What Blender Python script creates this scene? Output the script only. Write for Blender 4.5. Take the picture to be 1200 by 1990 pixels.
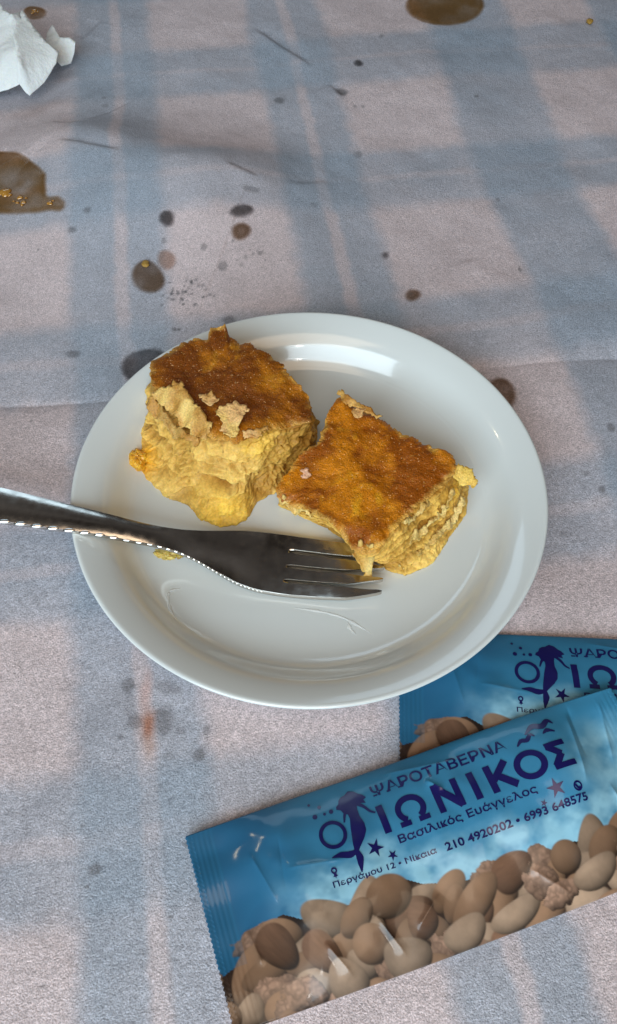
import bpy, bmesh, math
import numpy as np
from mathutils import Vector, Matrix
from mathutils.geometry import delaunay_2d_cdt

# ------------------------------------------------------------------ camera, world, lamps, exposure
scene = bpy.context.scene
COL = scene.collection
for o in list(bpy.data.objects):
    bpy.data.objects.remove(o)

FPX, PITCH, ROLL = 1750.0, math.radians(57.03), math.radians(0.944)
CAM = np.array([-0.0003, -0.20716, 0.3185])
fw = np.array([0, math.cos(PITCH), -math.sin(PITCH)])
up0 = np.array([0, math.sin(PITCH), math.cos(PITCH)])
rt0 = np.array([1.0, 0, 0])
rt = rt0 * math.cos(ROLL) + up0 * math.sin(ROLL)
up = -rt0 * math.sin(ROLL) + up0 * math.cos(ROLL)
cd = bpy.data.cameras.new('camera')
cam = bpy.data.objects.new('camera', cd)
COL.objects.link(cam)
cd.sensor_fit = 'VERTICAL'
cd.sensor_height = 36.0
cd.lens = FPX / 1990.0 * 36.0
cd.clip_start = 0.01
cd.clip_end = 50
cam.matrix_world = Matrix(((rt[0], up[0], -fw[0], CAM[0]), (rt[1], up[1], -fw[1], CAM[1]),
                           (rt[2], up[2], -fw[2], CAM[2]), (0, 0, 0, 1)))
scene.camera = cam

world = bpy.data.worlds.new('World')
scene.world = world
world.use_nodes = True
wn = world.node_tree                       # a dim room: darker and lighter patches all round
wt = wn.nodes.new('ShaderNodeTexCoord')
wz = wn.nodes.new('ShaderNodeTexNoise')
wz.inputs['Scale'].default_value = 2.3
wz.inputs['Detail'].default_value = 2.0
wr = wn.nodes.new('ShaderNodeValToRGB')
wr.color_ramp.elements[0].position = 0.36
wr.color_ramp.elements[0].color = (0.12, 0.085, 0.05, 1)
wr.color_ramp.elements[1].position = 0.68
wr.color_ramp.elements[1].color = (1.7, 1.6, 1.55, 1)
wn.links.new(wt.outputs['Generated'], wz.inputs['Vector'])
wn.links.new(wz.outputs['Fac'], wr.inputs[0])
wn.links.new(wr.outputs[0], wn.nodes['Background'].inputs[0])
wn.nodes['Background'].inputs[1].default_value = 0.07


def area(name, loc, target, sx, sy, power, col):
    l = bpy.data.lights.new(name, 'AREA')
    l.shape = 'RECTANGLE'
    l.size, l.size_y = sx, sy
    l.energy = power
    l.color = col
    o = bpy.data.objects.new(name, l)
    COL.objects.link(o)
    o.location = loc
    o.rotation_euler = (Vector(target) - Vector(loc)).to_track_quat('-Z', 'Y').to_euler()
    return o


def bulb(name, loc, power, col, r=0.02):
    l = bpy.data.lights.new(name, 'POINT')
    l.energy = power
    l.color = col
    l.shadow_soft_size = r
    o = bpy.data.objects.new(name, l)
    COL.objects.link(o)
    o.location = loc
    return o


area('window_light', (-0.45, -1.55, 0.95), (0, 0, 0), 1.6, 1.3, 40.0, (0.74, 0.90, 1.0))
area('added_sheen_light', (-0.55, 1.70, 1.12), (-0.08, 0.2, 0), 1.1, 0.40, 3.0, (0.62, 0.83, 1.0))  # lamp added for a sheen on the cloth; no window known there
area('ceiling_light', (0.02, -0.50, 1.0), (0, -0.16, 0), 0.7, 0.6, 2.9, (1.0, 0.76, 0.54))
bulb('bulb_light', (0.12, -0.9, 0.95), 1.0, (1.0, 0.95, 0.88), 0.03)
bulb('far_bulb_light', (-0.75, 0.35, 0.8), 0.6, (1.0, 0.82, 0.52), 0.02)

scene.view_settings.view_transform = 'Standard'
scene.view_settings.look = 'None'
scene.view_settings.exposure = 0.2
scene.view_settings.gamma = 1.0
scene.view_settings.use_curve_mapping = False
scene.render.engine = 'CYCLES'
scene.cycles.use_denoising = True
scene.cycles.max_bounces = 8

# ------------------------------------------------------------------ helpers


def at(x, y, z=0.0):
    """The point of the level z metres above the table that photo position (x, y) shows."""
    d = fw * FPX + rt * (x - 600.0) + up * (995.0 - y)
    return CAM + d * ((z - CAM[2]) / d[2])


def lin(r, g, b):
    c = np.array([r, g, b], float) / 255.0
    return np.where(c <= 0.04045, c / 12.92, ((c + 0.055) / 1.055) ** 2.4)


def hash3(ix, iy, iz, seed):
    h = (ix.astype(np.int64) * 374761393 + iy.astype(np.int64) * 668265263 + iz.astype(np.int64) * 2147483647
         + seed * 974634777) & 0xFFFFFFFF
    h = ((h ^ (h >> 13)) * 1274126177) & 0xFFFFFFFF
    h = ((h ^ (h >> 15)) * 2246822519) & 0xFFFFFFFF
    return ((h ^ (h >> 16)) & 0xFFFFFF) / float(0xFFFFFF)


def vn(x, y, z=None, seed=0):
    x = np.asarray(x, float)
    y = np.asarray(y, float)
    z = np.zeros_like(x) if z is None else np.asarray(z, float) + np.zeros_like(x)
    x, y = np.broadcast_arrays(x, y)
    ix, iy, iz = np.floor(x), np.floor(y), np.floor(z)
    fx, fy, fz = x - ix, y - iy, z - iz
    fx, fy, fz = [f * f * (3 - 2 * f) for f in (fx, fy, fz)]
    out = 0
    for a in (0, 1):
        for b in (0, 1):
            for c in (0, 1):
                w = (fx if a else 1 - fx) * (fy if b else 1 - fy) * (fz if c else 1 - fz)
                out = out + w * hash3(ix + a, iy + b, iz + c, seed)
    return out * 2 - 1


def fbm(x, y, z=None, seed=0, octs=4, gain=0.5):
    t, a, n = 0, 1.0, 0
    z = 0 if z is None else z
    for k in range(octs):
        f = 2.03 ** k
        t = t + a * vn(np.asarray(x) * f, np.asarray(y) * f, np.asarray(z) * f, seed + k * 17)
        n += a
        a *= gain
    return t / n * 1.5


def sst(a, b, x):
    t = np.clip((x - a) / (b - a), 0, 1)
    return t * t * (3 - 2 * t)


def mix(a, b, t):
    t = np.asarray(t)[..., None]
    return np.asarray(a) * (1 - t) + np.asarray(b) * t


def obj(name, verts, faces, mat=None, parent=None, col=None, smooth=True):
    me = bpy.data.meshes.new(name)
    me.from_pydata(np.asarray(verts, float).tolist(), [], [list(map(int, f)) for f in faces])
    return finish(name, me, mat, parent, col, smooth)


def finish(name, me, mat, parent, col=None, smooth=True):
    if smooth:
        me.polygons.foreach_set('use_smooth', np.ones(len(me.polygons), bool))
    if col is not None:
        ca = me.color_attributes.new('Col', 'FLOAT_COLOR', 'POINT')
        c4 = np.ones((len(me.vertices), 4), np.float32)
        c4[:, :3] = col
        ca.data.foreach_set('color', c4.ravel())
    if mat:
        me.materials.append(mat)
    me.update()
    o = bpy.data.objects.new(name, me)
    COL.objects.link(o)
    if parent:
        o.parent = parent
    return o


def grid_mesh(name, X, Y, Z):
    """A fast quad grid; X, Y, Z are (rows, cols)."""
    r, c = X.shape
    me = bpy.data.meshes.new(name)
    me.vertices.add(r * c)
    me.vertices.foreach_set('co', np.stack([X, Y, Z], -1).astype(np.float32).ravel())
    i = (np.arange(r - 1)[:, None] * c + np.arange(c - 1)[None]).ravel()
    q = np.stack([i, i + 1, i + c + 1, i + c], 1).astype(np.int32)
    me.loops.add(q.size)
    me.polygons.add(len(q))
    me.loops.foreach_set('vertex_index', q.ravel())
    me.polygons.foreach_set('loop_start', np.arange(0, q.size, 4, dtype=np.int32))
    me.update(calc_edges=True)
    me.validate()
    return me


def thing(name, label, cat, loc=(0, 0, 0), rz=0.0, group=None):
    o = bpy.data.objects.new(name, None)
    o.empty_display_size = 0.02
    COL.objects.link(o)
    o.location = loc
    o.rotation_euler = (0, 0, rz)
    return tag(o, label, cat, group)


def tag(o, label, cat, group=None):
    o['label'] = label
    o['category'] = cat
    if group:
        o['group'] = group
    return o


def rings_mesh(rings, cap_first=True, cap_last=True):
    """Closed rings of equal length joined into one surface."""
    n = len(rings[0])
    V = np.concatenate(rings)
    F = []
    for k in range(len(rings) - 1):
        a = k * n
        b = a + n
        for i in range(n):
            j = (i + 1) % n
            F.append((a + i, b + i, b + j, a + j))
    V = list(V)
    if cap_first:
        V.append(rings[0].mean(0))
        c = len(V) - 1
        F += [(c, i, (i + 1) % n) for i in range(n)]
    if cap_last:
        V.append(rings[-1].mean(0))
        c = len(V) - 1
        a = (len(rings) - 1) * n
        F += [(c, a + (i + 1) % n, a + i) for i in range(n)]
    return np.array(V), F


def densify(P, step):
    P = np.asarray(P, float)
    out = []
    for i in range(len(P)):
        a, b = P[i], P[(i + 1) % len(P)]
        n = max(1, int(np.ceil(np.linalg.norm((b - a)[:2]) / step)))
        for k in range(n):
            out.append(a + (b - a) * k / n)
    return np.array(out)


def inside(poly, x, y):
    r = np.zeros(x.shape, bool)
    n = len(poly)
    for i in range(n):
        x1, y1 = poly[i][:2]
        x2, y2 = poly[(i + 1) % n][:2]
        c = ((y1 > y) != (y2 > y)) & (x < (x2 - x1) * (y - y1) / (y2 - y1 + 1e-15) + x1)
        r ^= c
    return r


def tri_fill(poly, step, jit=0.25, seed=3):
    """2D outline -> (points, triangles, boundary count), triangulated with interior points."""
    B = densify(poly, step)[:, :2]
    x0, y0 = B.min(0)
    x1, y1 = B.max(0)
    rng = np.random.default_rng(seed)
    gx, gy = np.meshgrid(np.arange(x0, x1, step), np.arange(y0, y1, step))
    gx = (gx + rng.uniform(-jit, jit, gx.shape) * step).ravel()
    gy = (gy + rng.uniform(-jit, jit, gy.shape) * step).ravel()
    k = inside(B, gx, gy)
    G = np.c_[gx[k], gy[k]]
    if len(G):
        d = np.sqrt(((G[:, None, :] - B[None, :, :]) ** 2).sum(-1)).min(1)
        G = G[d > step * 0.5]
    P = np.concatenate([B, G]) if len(G) else B
    S = 1000.0
    r = delaunay_2d_cdt([Vector((p[0] * S, p[1] * S)) for p in P], [], [list(range(len(B)))], 1, 1e-7)
    V = np.array([[v[0] / S, v[1] / S] for v in r[0]])
    F = [tuple(f) for f in r[2]]
    return V, F


def solid(V, F, zt, zb):
    """Top and bottom copies of a flat triangulation, joined at its border."""
    n = len(V)
    out = np.concatenate([np.c_[V, zt], np.c_[V, zb]])
    faces = []
    ec = {}
    for f in F:
        a = V[f[1]] - V[f[0]]
        b = V[f[2]] - V[f[0]]
        if a[0] * b[1] - a[1] * b[0] < 0:
            f = f[::-1]
        faces.append(f)
        faces.append(tuple(n + i for i in f[::-1]))
        for i in range(len(f)):
            e = (f[i], f[(i + 1) % len(f)])
            ec[e] = 1
    for (a, b) in list(ec):
        if (b, a) not in ec:
            faces.append((b, a, n + a, n + b))
    return out, faces


def idw(P, Z, X, p=2.5):
    d = ((X[:, None, :] - P[None, :, :]) ** 2).sum(-1) ** (p / 2) + 1e-14
    w = 1 / d
    return (w * Z[None]).sum(1) / w.sum(1)

# ------------------------------------------------------------------ materials


def mat(name, color=(0.5, 0.5, 0.5), rough=0.5, attr=False, metal=0.0, spec=0.5, coat=0.0, coat_rough=0.05, sss=0.0,
        sss_r=(0.004, 0.002, 0.001), bumps=(), tint=None, rough_noise=None):
    m = bpy.data.materials.new(name)
    m.use_nodes = True
    nt = m.node_tree
    b = nt.nodes['Principled BSDF']
    b.inputs['Roughness'].default_value = rough
    b.inputs['Metallic'].default_value = metal
    b.inputs['Specular IOR Level'].default_value = spec
    b.inputs['Coat Weight'].default_value = coat
    b.inputs['Coat Roughness'].default_value = coat_rough
    if sss:
        b.inputs['Subsurface Weight'].default_value = sss
        b.inputs['Subsurface Radius'].default_value = (1, 0.5, 0.25)
        b.inputs['Subsurface Scale'].default_value = sss_r[0]
    tc = nt.nodes.new('ShaderNodeTexCoord')
    src = None
    if attr:
        a = nt.nodes.new('ShaderNodeVertexColor')
        a.layer_name = 'Col'
        src = a.outputs['Color']
    else:
        b.inputs['Base Color'].default_value = (*color, 1)
    if tint:                                     # (scale, detail, low, high): small tonal grain
        n = nt.nodes.new('ShaderNodeTexNoise')
        n.inputs['Scale'].default_value = tint[0]
        n.inputs['Detail'].default_value = tint[1]
        nt.links.new(tc.outputs['Object'], n.inputs['Vector'])
        mr = nt.nodes.new('ShaderNodeMapRange')
        mr.inputs['From Min'].default_value = 0.3
        mr.inputs['From Max'].default_value = 0.7
        mr.inputs['To Min'].default_value = tint[2]
        mr.inputs['To Max'].default_value = tint[3]
        nt.links.new(n.outputs['Fac'], mr.inputs['Value'])
        mx = nt.nodes.new('ShaderNodeMix')
        mx.data_type = 'RGBA'
        mx.blend_type = 'MULTIPLY'
        mx.inputs[0].default_value = 1.0
        if src is not None:
            nt.links.new(src, mx.inputs[6])
        else:
            mx.inputs[6].default_value = (*color, 1)
        nt.links.new(mr.outputs[0], mx.inputs[7])
        src = mx.outputs[2]
    if src is not None:
        nt.links.new(src, b.inputs['Base Color'])
    if rough_noise:
        n = nt.nodes.new('ShaderNodeTexNoise')
        n.inputs['Scale'].default_value = rough_noise[0]
        n.inputs['Detail'].default_value = 3
        nt.links.new(tc.outputs['Object'], n.inputs['Vector'])
        mr = nt.nodes.new('ShaderNodeMapRange')
        mr.inputs['From Min'].default_value = 0.3
        mr.inputs['From Max'].default_value = 0.7
        mr.inputs['To Min'].default_value = rough_noise[1]
        mr.inputs['To Max'].default_value = rough_noise[2]
        nt.links.new(n.outputs['Fac'], mr.inputs['Value'])
        nt.links.new(mr.outputs[0], b.inputs['Roughness'])
    prev = None
    for (scale, detail, dist) in bumps:
        n = nt.nodes.new('ShaderNodeTexNoise')
        n.inputs['Scale'].default_value = scale
        n.inputs['Detail'].default_value = detail
        nt.links.new(tc.outputs['Object'], n.inputs['Vector'])
        bp = nt.nodes.new('ShaderNodeBump')
        bp.inputs['Strength'].default_value = 1.0
        bp.inputs['Distance'].default_value = dist
        nt.links.new(n.outputs['Fac'], bp.inputs['Height'])
        if prev is not None:
            nt.links.new(prev, bp.inputs['Normal'])
        prev = bp.outputs['Normal']
    if prev is not None:
        nt.links.new(prev, b.inputs['Normal'])
        if coat:
            nt.links.new(prev, b.inputs['Coat Normal'])
    return m


def stain_mat(name, tr, body, fac, rough=0.25):
    """Wet spot: the cloth shows through it, tinted; it thins out towards its rim (attribute Col)."""
    m = bpy.data.materials.new(name)
    m.use_nodes = True
    nt = m.node_tree
    b = nt.nodes['Principled BSDF']
    b.inputs['Base Color'].default_value = (*body, 1)
    b.inputs['Roughness'].default_value = rough
    a = nt.nodes.new('ShaderNodeVertexColor')
    a.layer_name = 'Col'
    t = nt.nodes.new('ShaderNodeBsdfTransparent')
    tm = nt.nodes.new('ShaderNodeMix')
    tm.data_type = 'RGBA'
    tm.inputs[6].default_value = (1, 1, 1, 1)
    tm.inputs[7].default_value = (*tr, 1)
    nt.links.new(a.outputs['Color'], tm.inputs[0])
    nt.links.new(tm.outputs[2], t.inputs[0])
    mu = nt.nodes.new('ShaderNodeMath')
    mu.operation = 'MULTIPLY'
    mu.inputs[1].default_value = fac
    nt.links.new(a.outputs['Color'], mu.inputs[0])
    mx = nt.nodes.new('ShaderNodeMixShader')
    nt.links.new(mu.outputs[0], mx.inputs[0])
    nt.links.new(t.outputs[0], mx.inputs[1])
    nt.links.new(b.outputs[0], mx.inputs[2])
    nt.links.new(mx.outputs[0], nt.nodes['Material Output'].inputs[0])
    return m


M_cloth = mat('woven_tablecloth', attr=True, rough=0.38, spec=0.6, tint=(1900, 2, 0.70, 1.28),
              bumps=((1500, 2, 0.00034), (420, 3, 0.00018)))
M_china = mat('white_porcelain', (0.66, 0.70, 0.695), 0.16, spec=0.5, coat=0.6, coat_rough=0.05, bumps=((40, 2, 0.00012),))
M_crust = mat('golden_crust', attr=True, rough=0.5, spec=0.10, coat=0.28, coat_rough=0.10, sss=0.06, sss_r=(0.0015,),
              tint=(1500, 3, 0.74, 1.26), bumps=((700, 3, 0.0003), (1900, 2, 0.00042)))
nt_ = M_crust.node_tree                            # pale specks painted into the crust colour as sugar and syrup glints
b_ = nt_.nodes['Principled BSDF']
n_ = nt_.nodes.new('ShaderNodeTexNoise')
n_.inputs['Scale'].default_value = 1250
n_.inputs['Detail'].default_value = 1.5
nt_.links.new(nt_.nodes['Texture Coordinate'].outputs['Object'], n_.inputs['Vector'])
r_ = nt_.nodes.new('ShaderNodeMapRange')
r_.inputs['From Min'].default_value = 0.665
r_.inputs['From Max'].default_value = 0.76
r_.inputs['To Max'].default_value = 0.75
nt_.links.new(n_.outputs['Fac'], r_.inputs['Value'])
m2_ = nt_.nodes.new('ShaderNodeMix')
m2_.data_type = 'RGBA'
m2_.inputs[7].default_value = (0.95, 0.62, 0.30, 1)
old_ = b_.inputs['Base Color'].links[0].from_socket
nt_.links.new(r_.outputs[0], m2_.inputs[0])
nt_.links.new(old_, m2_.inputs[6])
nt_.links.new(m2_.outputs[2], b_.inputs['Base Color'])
M_fill = mat('custard_layers', attr=True, rough=0.55, spec=0.2, coat=0.06, coat_rough=0.2, sss=0.2, sss_r=(0.0025,),
             tint=(1000, 3, 0.84, 1.16), bumps=((900, 4, 0.0003),))
M_flake = mat('pale_pastry_flake', attr=True, rough=0.5, spec=0.4, sss=0.2, sss_r=(0.002,), tint=(1400, 3, 0.78, 1.22),
              bumps=((1000, 4, 0.0006),))
M_custard = mat('yellow_custard', attr=True, rough=0.33, spec=0.5, coat=0.3, coat_rough=0.12, sss=0.4, sss_r=(0.004,),
                tint=(700, 3, 0.8, 1.2), bumps=((800, 3, 0.0005),))
M_steel = mat('brushed_steel', (0.50, 0.47, 0.43), 0.16, metal=1.0, bumps=((260, 2, 0.00006),), rough_noise=(300, 0.12, 0.24))
M_bead = mat('polished_steel', (0.78, 0.77, 0.74), 0.14, metal=1.0)
M_film = mat('printed_foil', attr=True, rough=0.42, spec=0.25, coat=0.5, coat_rough=0.11, bumps=((55, 2, 0.0003),))
M_ink = mat('navy_ink', tuple(lin(16, 14, 84)), 0.3, spec=0.5, coat=0.5, coat_rough=0.1)
M_tissue = mat('white_tissue', (0.80, 0.82, 0.81), 0.85, spec=0.2, sss=0.15, sss_r=(0.003,), bumps=((700, 3, 0.0003),))
M_wet = {
    'amber': stain_mat('amber_oil_stain', (0.62, 0.43, 0.24), (0.23, 0.14, 0.06), 0.38, 0.22),
    'brown': stain_mat('brown_oil_stain', (0.60, 0.48, 0.39), (0.17, 0.12, 0.085), 0.36, 0.3),
    'grey': stain_mat('dark_grey_wet_stain', (0.48, 0.46, 0.46), (0.10, 0.095, 0.095), 0.34, 0.3),
    'tan': stain_mat('tan_wet_stain', (0.86, 0.76, 0.70), (0.2, 0.14, 0.10), 0.10, 0.35),
}
M_gold = mat('golden_oil_drop', (0.42, 0.20, 0.03), 0.08, spec=0.8, coat=1.0, coat_rough=0.03)
M_crumb = mat('toasted_crumb', (0.38, 0.22, 0.04), 0.5, bumps=((1500, 3, 0.0005),))
M_pepper = mat('dark_speck', (0.035, 0.028, 0.026), 0.7)

# ------------------------------------------------------------------ the tablecloth
CA = math.radians(9.0)


def seg_dist(x, y, pts):
    """Signed distance (positive on the far side) to a polyline and the fraction along it."""
    best = np.full(x.shape, 1e9)
    sg = np.zeros(x.shape)
    fr = np.zeros(x.shape)
    n = len(pts) - 1
    for i in range(n):
        ax, ay = pts[i]
        bx, by = pts[i + 1]
        dx, dy = bx - ax, by - ay
        t = np.clip(((x - ax) * dx + (y - ay) * dy) / (dx * dx + dy * dy), 0, 1)
        d = np.hypot(x - ax - t * dx, y - ay - t * dy)
        k = d < best
        best = np.where(k, d, best)
        s = np.sign(dx * (y - ay) - dy * (x - ax))
        sg = np.where(k, s, sg)
        fr = np.where(k, (i + t) / n, fr)
    return best * sg, fr


def at_cloth(x, y):
    p = at(x, y)
    for _ in range(6):
        p = at(x, y, float(cloth_h(p[0], p[1])))
    return p


def line(pts):
    return [tuple(at(*p)[:2]) for p in pts]


FOLD = line([(-400, 800), (0, 778), (215, 771), (600, 735), (920, 706), (1200, 685), (1700, 650)])
WAVE = line([(-120, 130), (30, 215), (120, 285), (250, 332), (380, 357), (490, 372), (600, 395), (760, 425)])
WRINKLES = [(line([(490, 45), (545, 85), (612, 130)]), 0.35), (line([(160, 72), (196, 34)]), 0.3),
            (line([(118, 302), (180, 318), (250, 333)]), 0.35), (line([(440, 352), (505, 372)]), 0.3),
            (line([(640, 160), (668, 182)]), 0.3), (line([(868, 516), (905, 500), (940, 494)]), 0.12),
            (line([(100, 250), (175, 262)]), 0.3), (line([(560, 372), (640, 350)]), 0.2)]


def cloth_h(x, y):
    x = np.asarray(x, float)
    y = np.asarray(y, float)
    h = 0.0016 * fbm(x * 9, y * 9, seed=5, octs=3) + 0.0005 * fbm(x * 45, y * 45, seed=9, octs=3)
    d, f = seg_dist(x, y, FOLD)
    w = 0.65 + 0.35 * vn(f * 9, f * 0, seed=31)
    h = h - w * (0.0034 * np.exp(-np.abs(d) / 0.012) + 0.0005 * np.exp(-np.abs(d) / 0.0016))
    d, f = seg_dist(x, y, WAVE)
    a = sst(0.12, 0.36, f) * (1 - sst(0.6, 1.0, f))
    h = h + a * np.where(d > 0, 0.0165 * np.exp(-(d / 0.036) ** 2), 0.0165 * np.exp(-(d / 0.062) ** 2))
    for pts, amp in WRINKLES:
        d, f = seg_dist(x, y, pts)
        a = sst(0, 0.2, f) * (1 - sst(0.8, 1, f))
        h = h - amp * 0.0022 * a * np.tanh(d / 0.0013) * np.exp(-(d / 0.010) ** 2)
    flat = sst(0.075, 0.115, np.hypot(x, y))
    pk = sst(0.0, 0.03, y + 0.045 + np.maximum(0, -0.045 - x) * 2)
    return (h - 0.0022) * (0.12 + 0.88 * flat) * (0.25 + 0.75 * pk) - 0.0003


def band(c, edges, soft):
    r = np.zeros_like(c)
    for a, b in edges:
        r = np.maximum(r, sst(a - soft, a + soft, c) * (1 - sst(b - soft, b + soft, c)))
    return r


rows = [-0.215]
while rows[-1] < 0.445:
    rows.append(rows[-1] + 0.00055 + 0.0009 * float(np.clip((rows[-1] + 0.02) / 0.45, 0, 1)))
cols = np.arange(-0.235, 0.2351, 0.00072)
X, Y = np.meshgrid(cols, np.array(rows))
Z = cloth_h(X, Y)
wx = X + 0.0028 * fbm(X * 14, Y * 14, seed=41, octs=2)
wy = Y + 0.0028 * fbm(X * 14, Y * 14, seed=43, octs=2)
s = (wx * math.cos(CA) + wy * math.sin(CA)) * 1000
t = (-wx * math.sin(CA) + wy * math.cos(CA)) * 1000
s = s - 4.0 * sst(60, 300, t) * sst(20, -60, s) + 3 * fbm(X * 8, Y * 8, seed=2, octs=2)
edge_n = 1.6 * fbm(X * 160, Y * 160, seed=47, octs=3)
VB = [(-209, -163), (-97, -50), (16, 62), (130, 184), (242, 290)]
VT = [(-190, -183), (-75, -68.5), (36, 42.5), (266, 272)]
HB = [(-258, -210), (-145, -98), (-37, 12), (76, 122), (191, 240), (306, 357), (420, 470)]
HT = [(-125, -118), (-15, -9), (96, 102), (213, 218), (329, 333)]
v = band(s + edge_n, VB, 5.0)
vt = band(s + edge_n * 0.6, VT, 1.8)
h_ = band(t + edge_n, HB, 6.0)
ht = band(t + edge_n * 0.6, HT, 2.0)
v = v * (1 - 0.72 * vt)
h_ = h_ * (1 - 0.35 * ht)
v = v * (0.93 + 0.12 * fbm(X * 30, Y * 30, seed=51, octs=3))
h_ = h_ * (0.9 + 0.16 * fbm(X * 30, Y * 30, seed=53, octs=3))
amt = np.clip(1 - (1 - 0.70 * v) * (1 - 0.62 * h_), 0, 1)
pink = np.array([0.600, 0.510, 0.525])
blue = np.array([0.275, 0.345, 0.430])
Cc = mix(pink, blue, amt)
mot = fbm(X * 60, Y * 60, seed=57, octs=4)
Cc = Cc * (1 + 0.07 * mot)[..., None]
grain = hash3(np.arange(X.size).reshape(X.shape), X * 0, X * 0, 77) - 0.5
grain2 = vn(X * 900, Y * 900, seed=71)
near = 0.35 + 0.65 * (1 - sst(-0.05, 0.22, Y))
Cc = Cc * (1 + near * (0.40 * grain + 0.12 * grain2))[..., None]
# soaked-in marks with a shape of their own: (x, y, rx, ry in photo pixels, strength, colour)
DARK = np.array([0.10, 0.095, 0.10])
MARK = [(433, 517, 10, 9, .55), (143, 688, 14, 8, .6), (543, 195, 11, 7, .7), (488, 367, 17, 6, .45), (387, 1467, 14, 15, .6), (185, 1690, 14, 14, .62),
        (397, 480, 7, 6, .5), (140, 447, 9, 5, .55), (170, 408, 8, 5, .55), (664, 180, 13, 9, .75), (697, 300, 9, 8, .4), (1188, 831, 9, 10, .6),
        (1170, 951, 8, 8, .6), (1140, 920, 8, 6, .35), (1097, 1036, 8, 8, .3), (600, 630, 1, 1, .1), (445, 622, 14, 9, .6), (319, 467, 5, 5, .5),
        (250, 1332, 15, 17, .55), (262, 1402, 16, 17, .55), (318, 1400, 20, 30, .6), (322, 1335, 24, 14, .38), (252, 1370, 12, 26, .25), (330, 1470, 14, 10, .3),
        (345, 1340, 10, 9, .4), (235, 1432, 7, 6, .5), (402, 1420, 7, 12, .5), (350, 1420, 14, 10, .35), (170, 1722, 5, 5, .7), (160, 1605, 5, 5, .5), (332, 1782, 5, 5, .7),
        (505, 492, 5, 4, .6), (478, 500, 4, 4, .4), (470, 515, 4, 4, .4), (340, 640, 5, 4, .7), (348, 640, 4, 3, .7), (926, 187, 5, 3, .6), (742, 70, 5, 4, .5), (690, 207, 4, 3, .5), (706, 207, 4, 3, .5),
        (968, 388, 5, 4, .5), (1011, 523, 3, 6, .6), (205, 205, 7, 4, .4), (202, 190, 5, 3, .4), (610, 398, 8, 5, .35), (66, 1890, 4, 4, .5), (85, 1915, 5, 3, .5), (362, 1640, 8, 5, .5)]
rng = np.random.default_rng(8)
for k in range(46):
    px, py = 358 + rng.normal(0, 24), 568 + rng.normal(0, 16)
    r = rng.uniform(1.5, 4.2)
    MARK.append((px, py, r, r * 0.8, rng.uniform(.4, .95)))
for k in range(14):
    px, py = 492 + rng.normal(0, 16), 500 + rng.normal(0, 12)
    r = rng.uniform(1.5, 3)
    MARK.append((px, py, r, r * 0.8, rng.uniform(.3, .6)))
for k in range(60):
    px, py = rng.uniform(0, 1200), rng.uniform(0, 1990)
    r = rng.uniform(1.5, 3.2)
    MARK.append((px, py, r, r * 0.8, rng.uniform(.15, .5)))


def stain(px, py, rx, ry, k, colr, soft=0.45):
    c = at_cloth(px, py)
    ex = np.linalg.norm(at(px + rx, py, c[2]) - c)
    ey = np.linalg.norm(at(px, py + ry, c[2]) - c)
    R = max(ex, ey) * 1.7
    i0, i1 = np.searchsorted(rows, [c[1] - R, c[1] + R])
    j0, j1 = np.searchsorted(cols, [c[0] - R, c[0] + R])
    if i1 <= i0 or j1 <= j0:
        return
    xs, ys = X[i0:i1, j0:j1], Y[i0:i1, j0:j1]
    d = np.hypot((xs - c[0]) / ex, (ys - c[1]) / ey) + 0.16 * vn(xs * 350, ys * 350, seed=int(px))
    w = k * (1 - sst(1 - soft, 1 + soft * 0.6, d))
    Cc[i0:i1, j0:j1] = mix(Cc[i0:i1, j0:j1], np.asarray(colr)[None, None], w)


for m_ in MARK:
    stain(*m_, DARK)
RUST = lin(160, 112, 88)
stain(288, 1408, 15, 32, .85, RUST, .9)
stain(284, 1345, 12, 45, .45, lin(176, 128, 112), .9)
stain(292, 1450, 13, 25, .45, lin(182, 142, 122), .9)
stain(289, 1412, 10, 18, .5, lin(156, 92, 60), .9)
me = grid_mesh('tablecloth', X, Y, Z)
cloth = finish('tablecloth', me, M_cloth, None, np.clip(Cc, 0.01, 1).reshape(-1, 3).astype(np.float32))
cloth['kind'] = 'structure'
cloth['label'] = 'pink and grey blue plaid tablecloth with creases and food stains'

# ------------------------------------------------------------------ wet stains lying on the cloth


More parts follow.
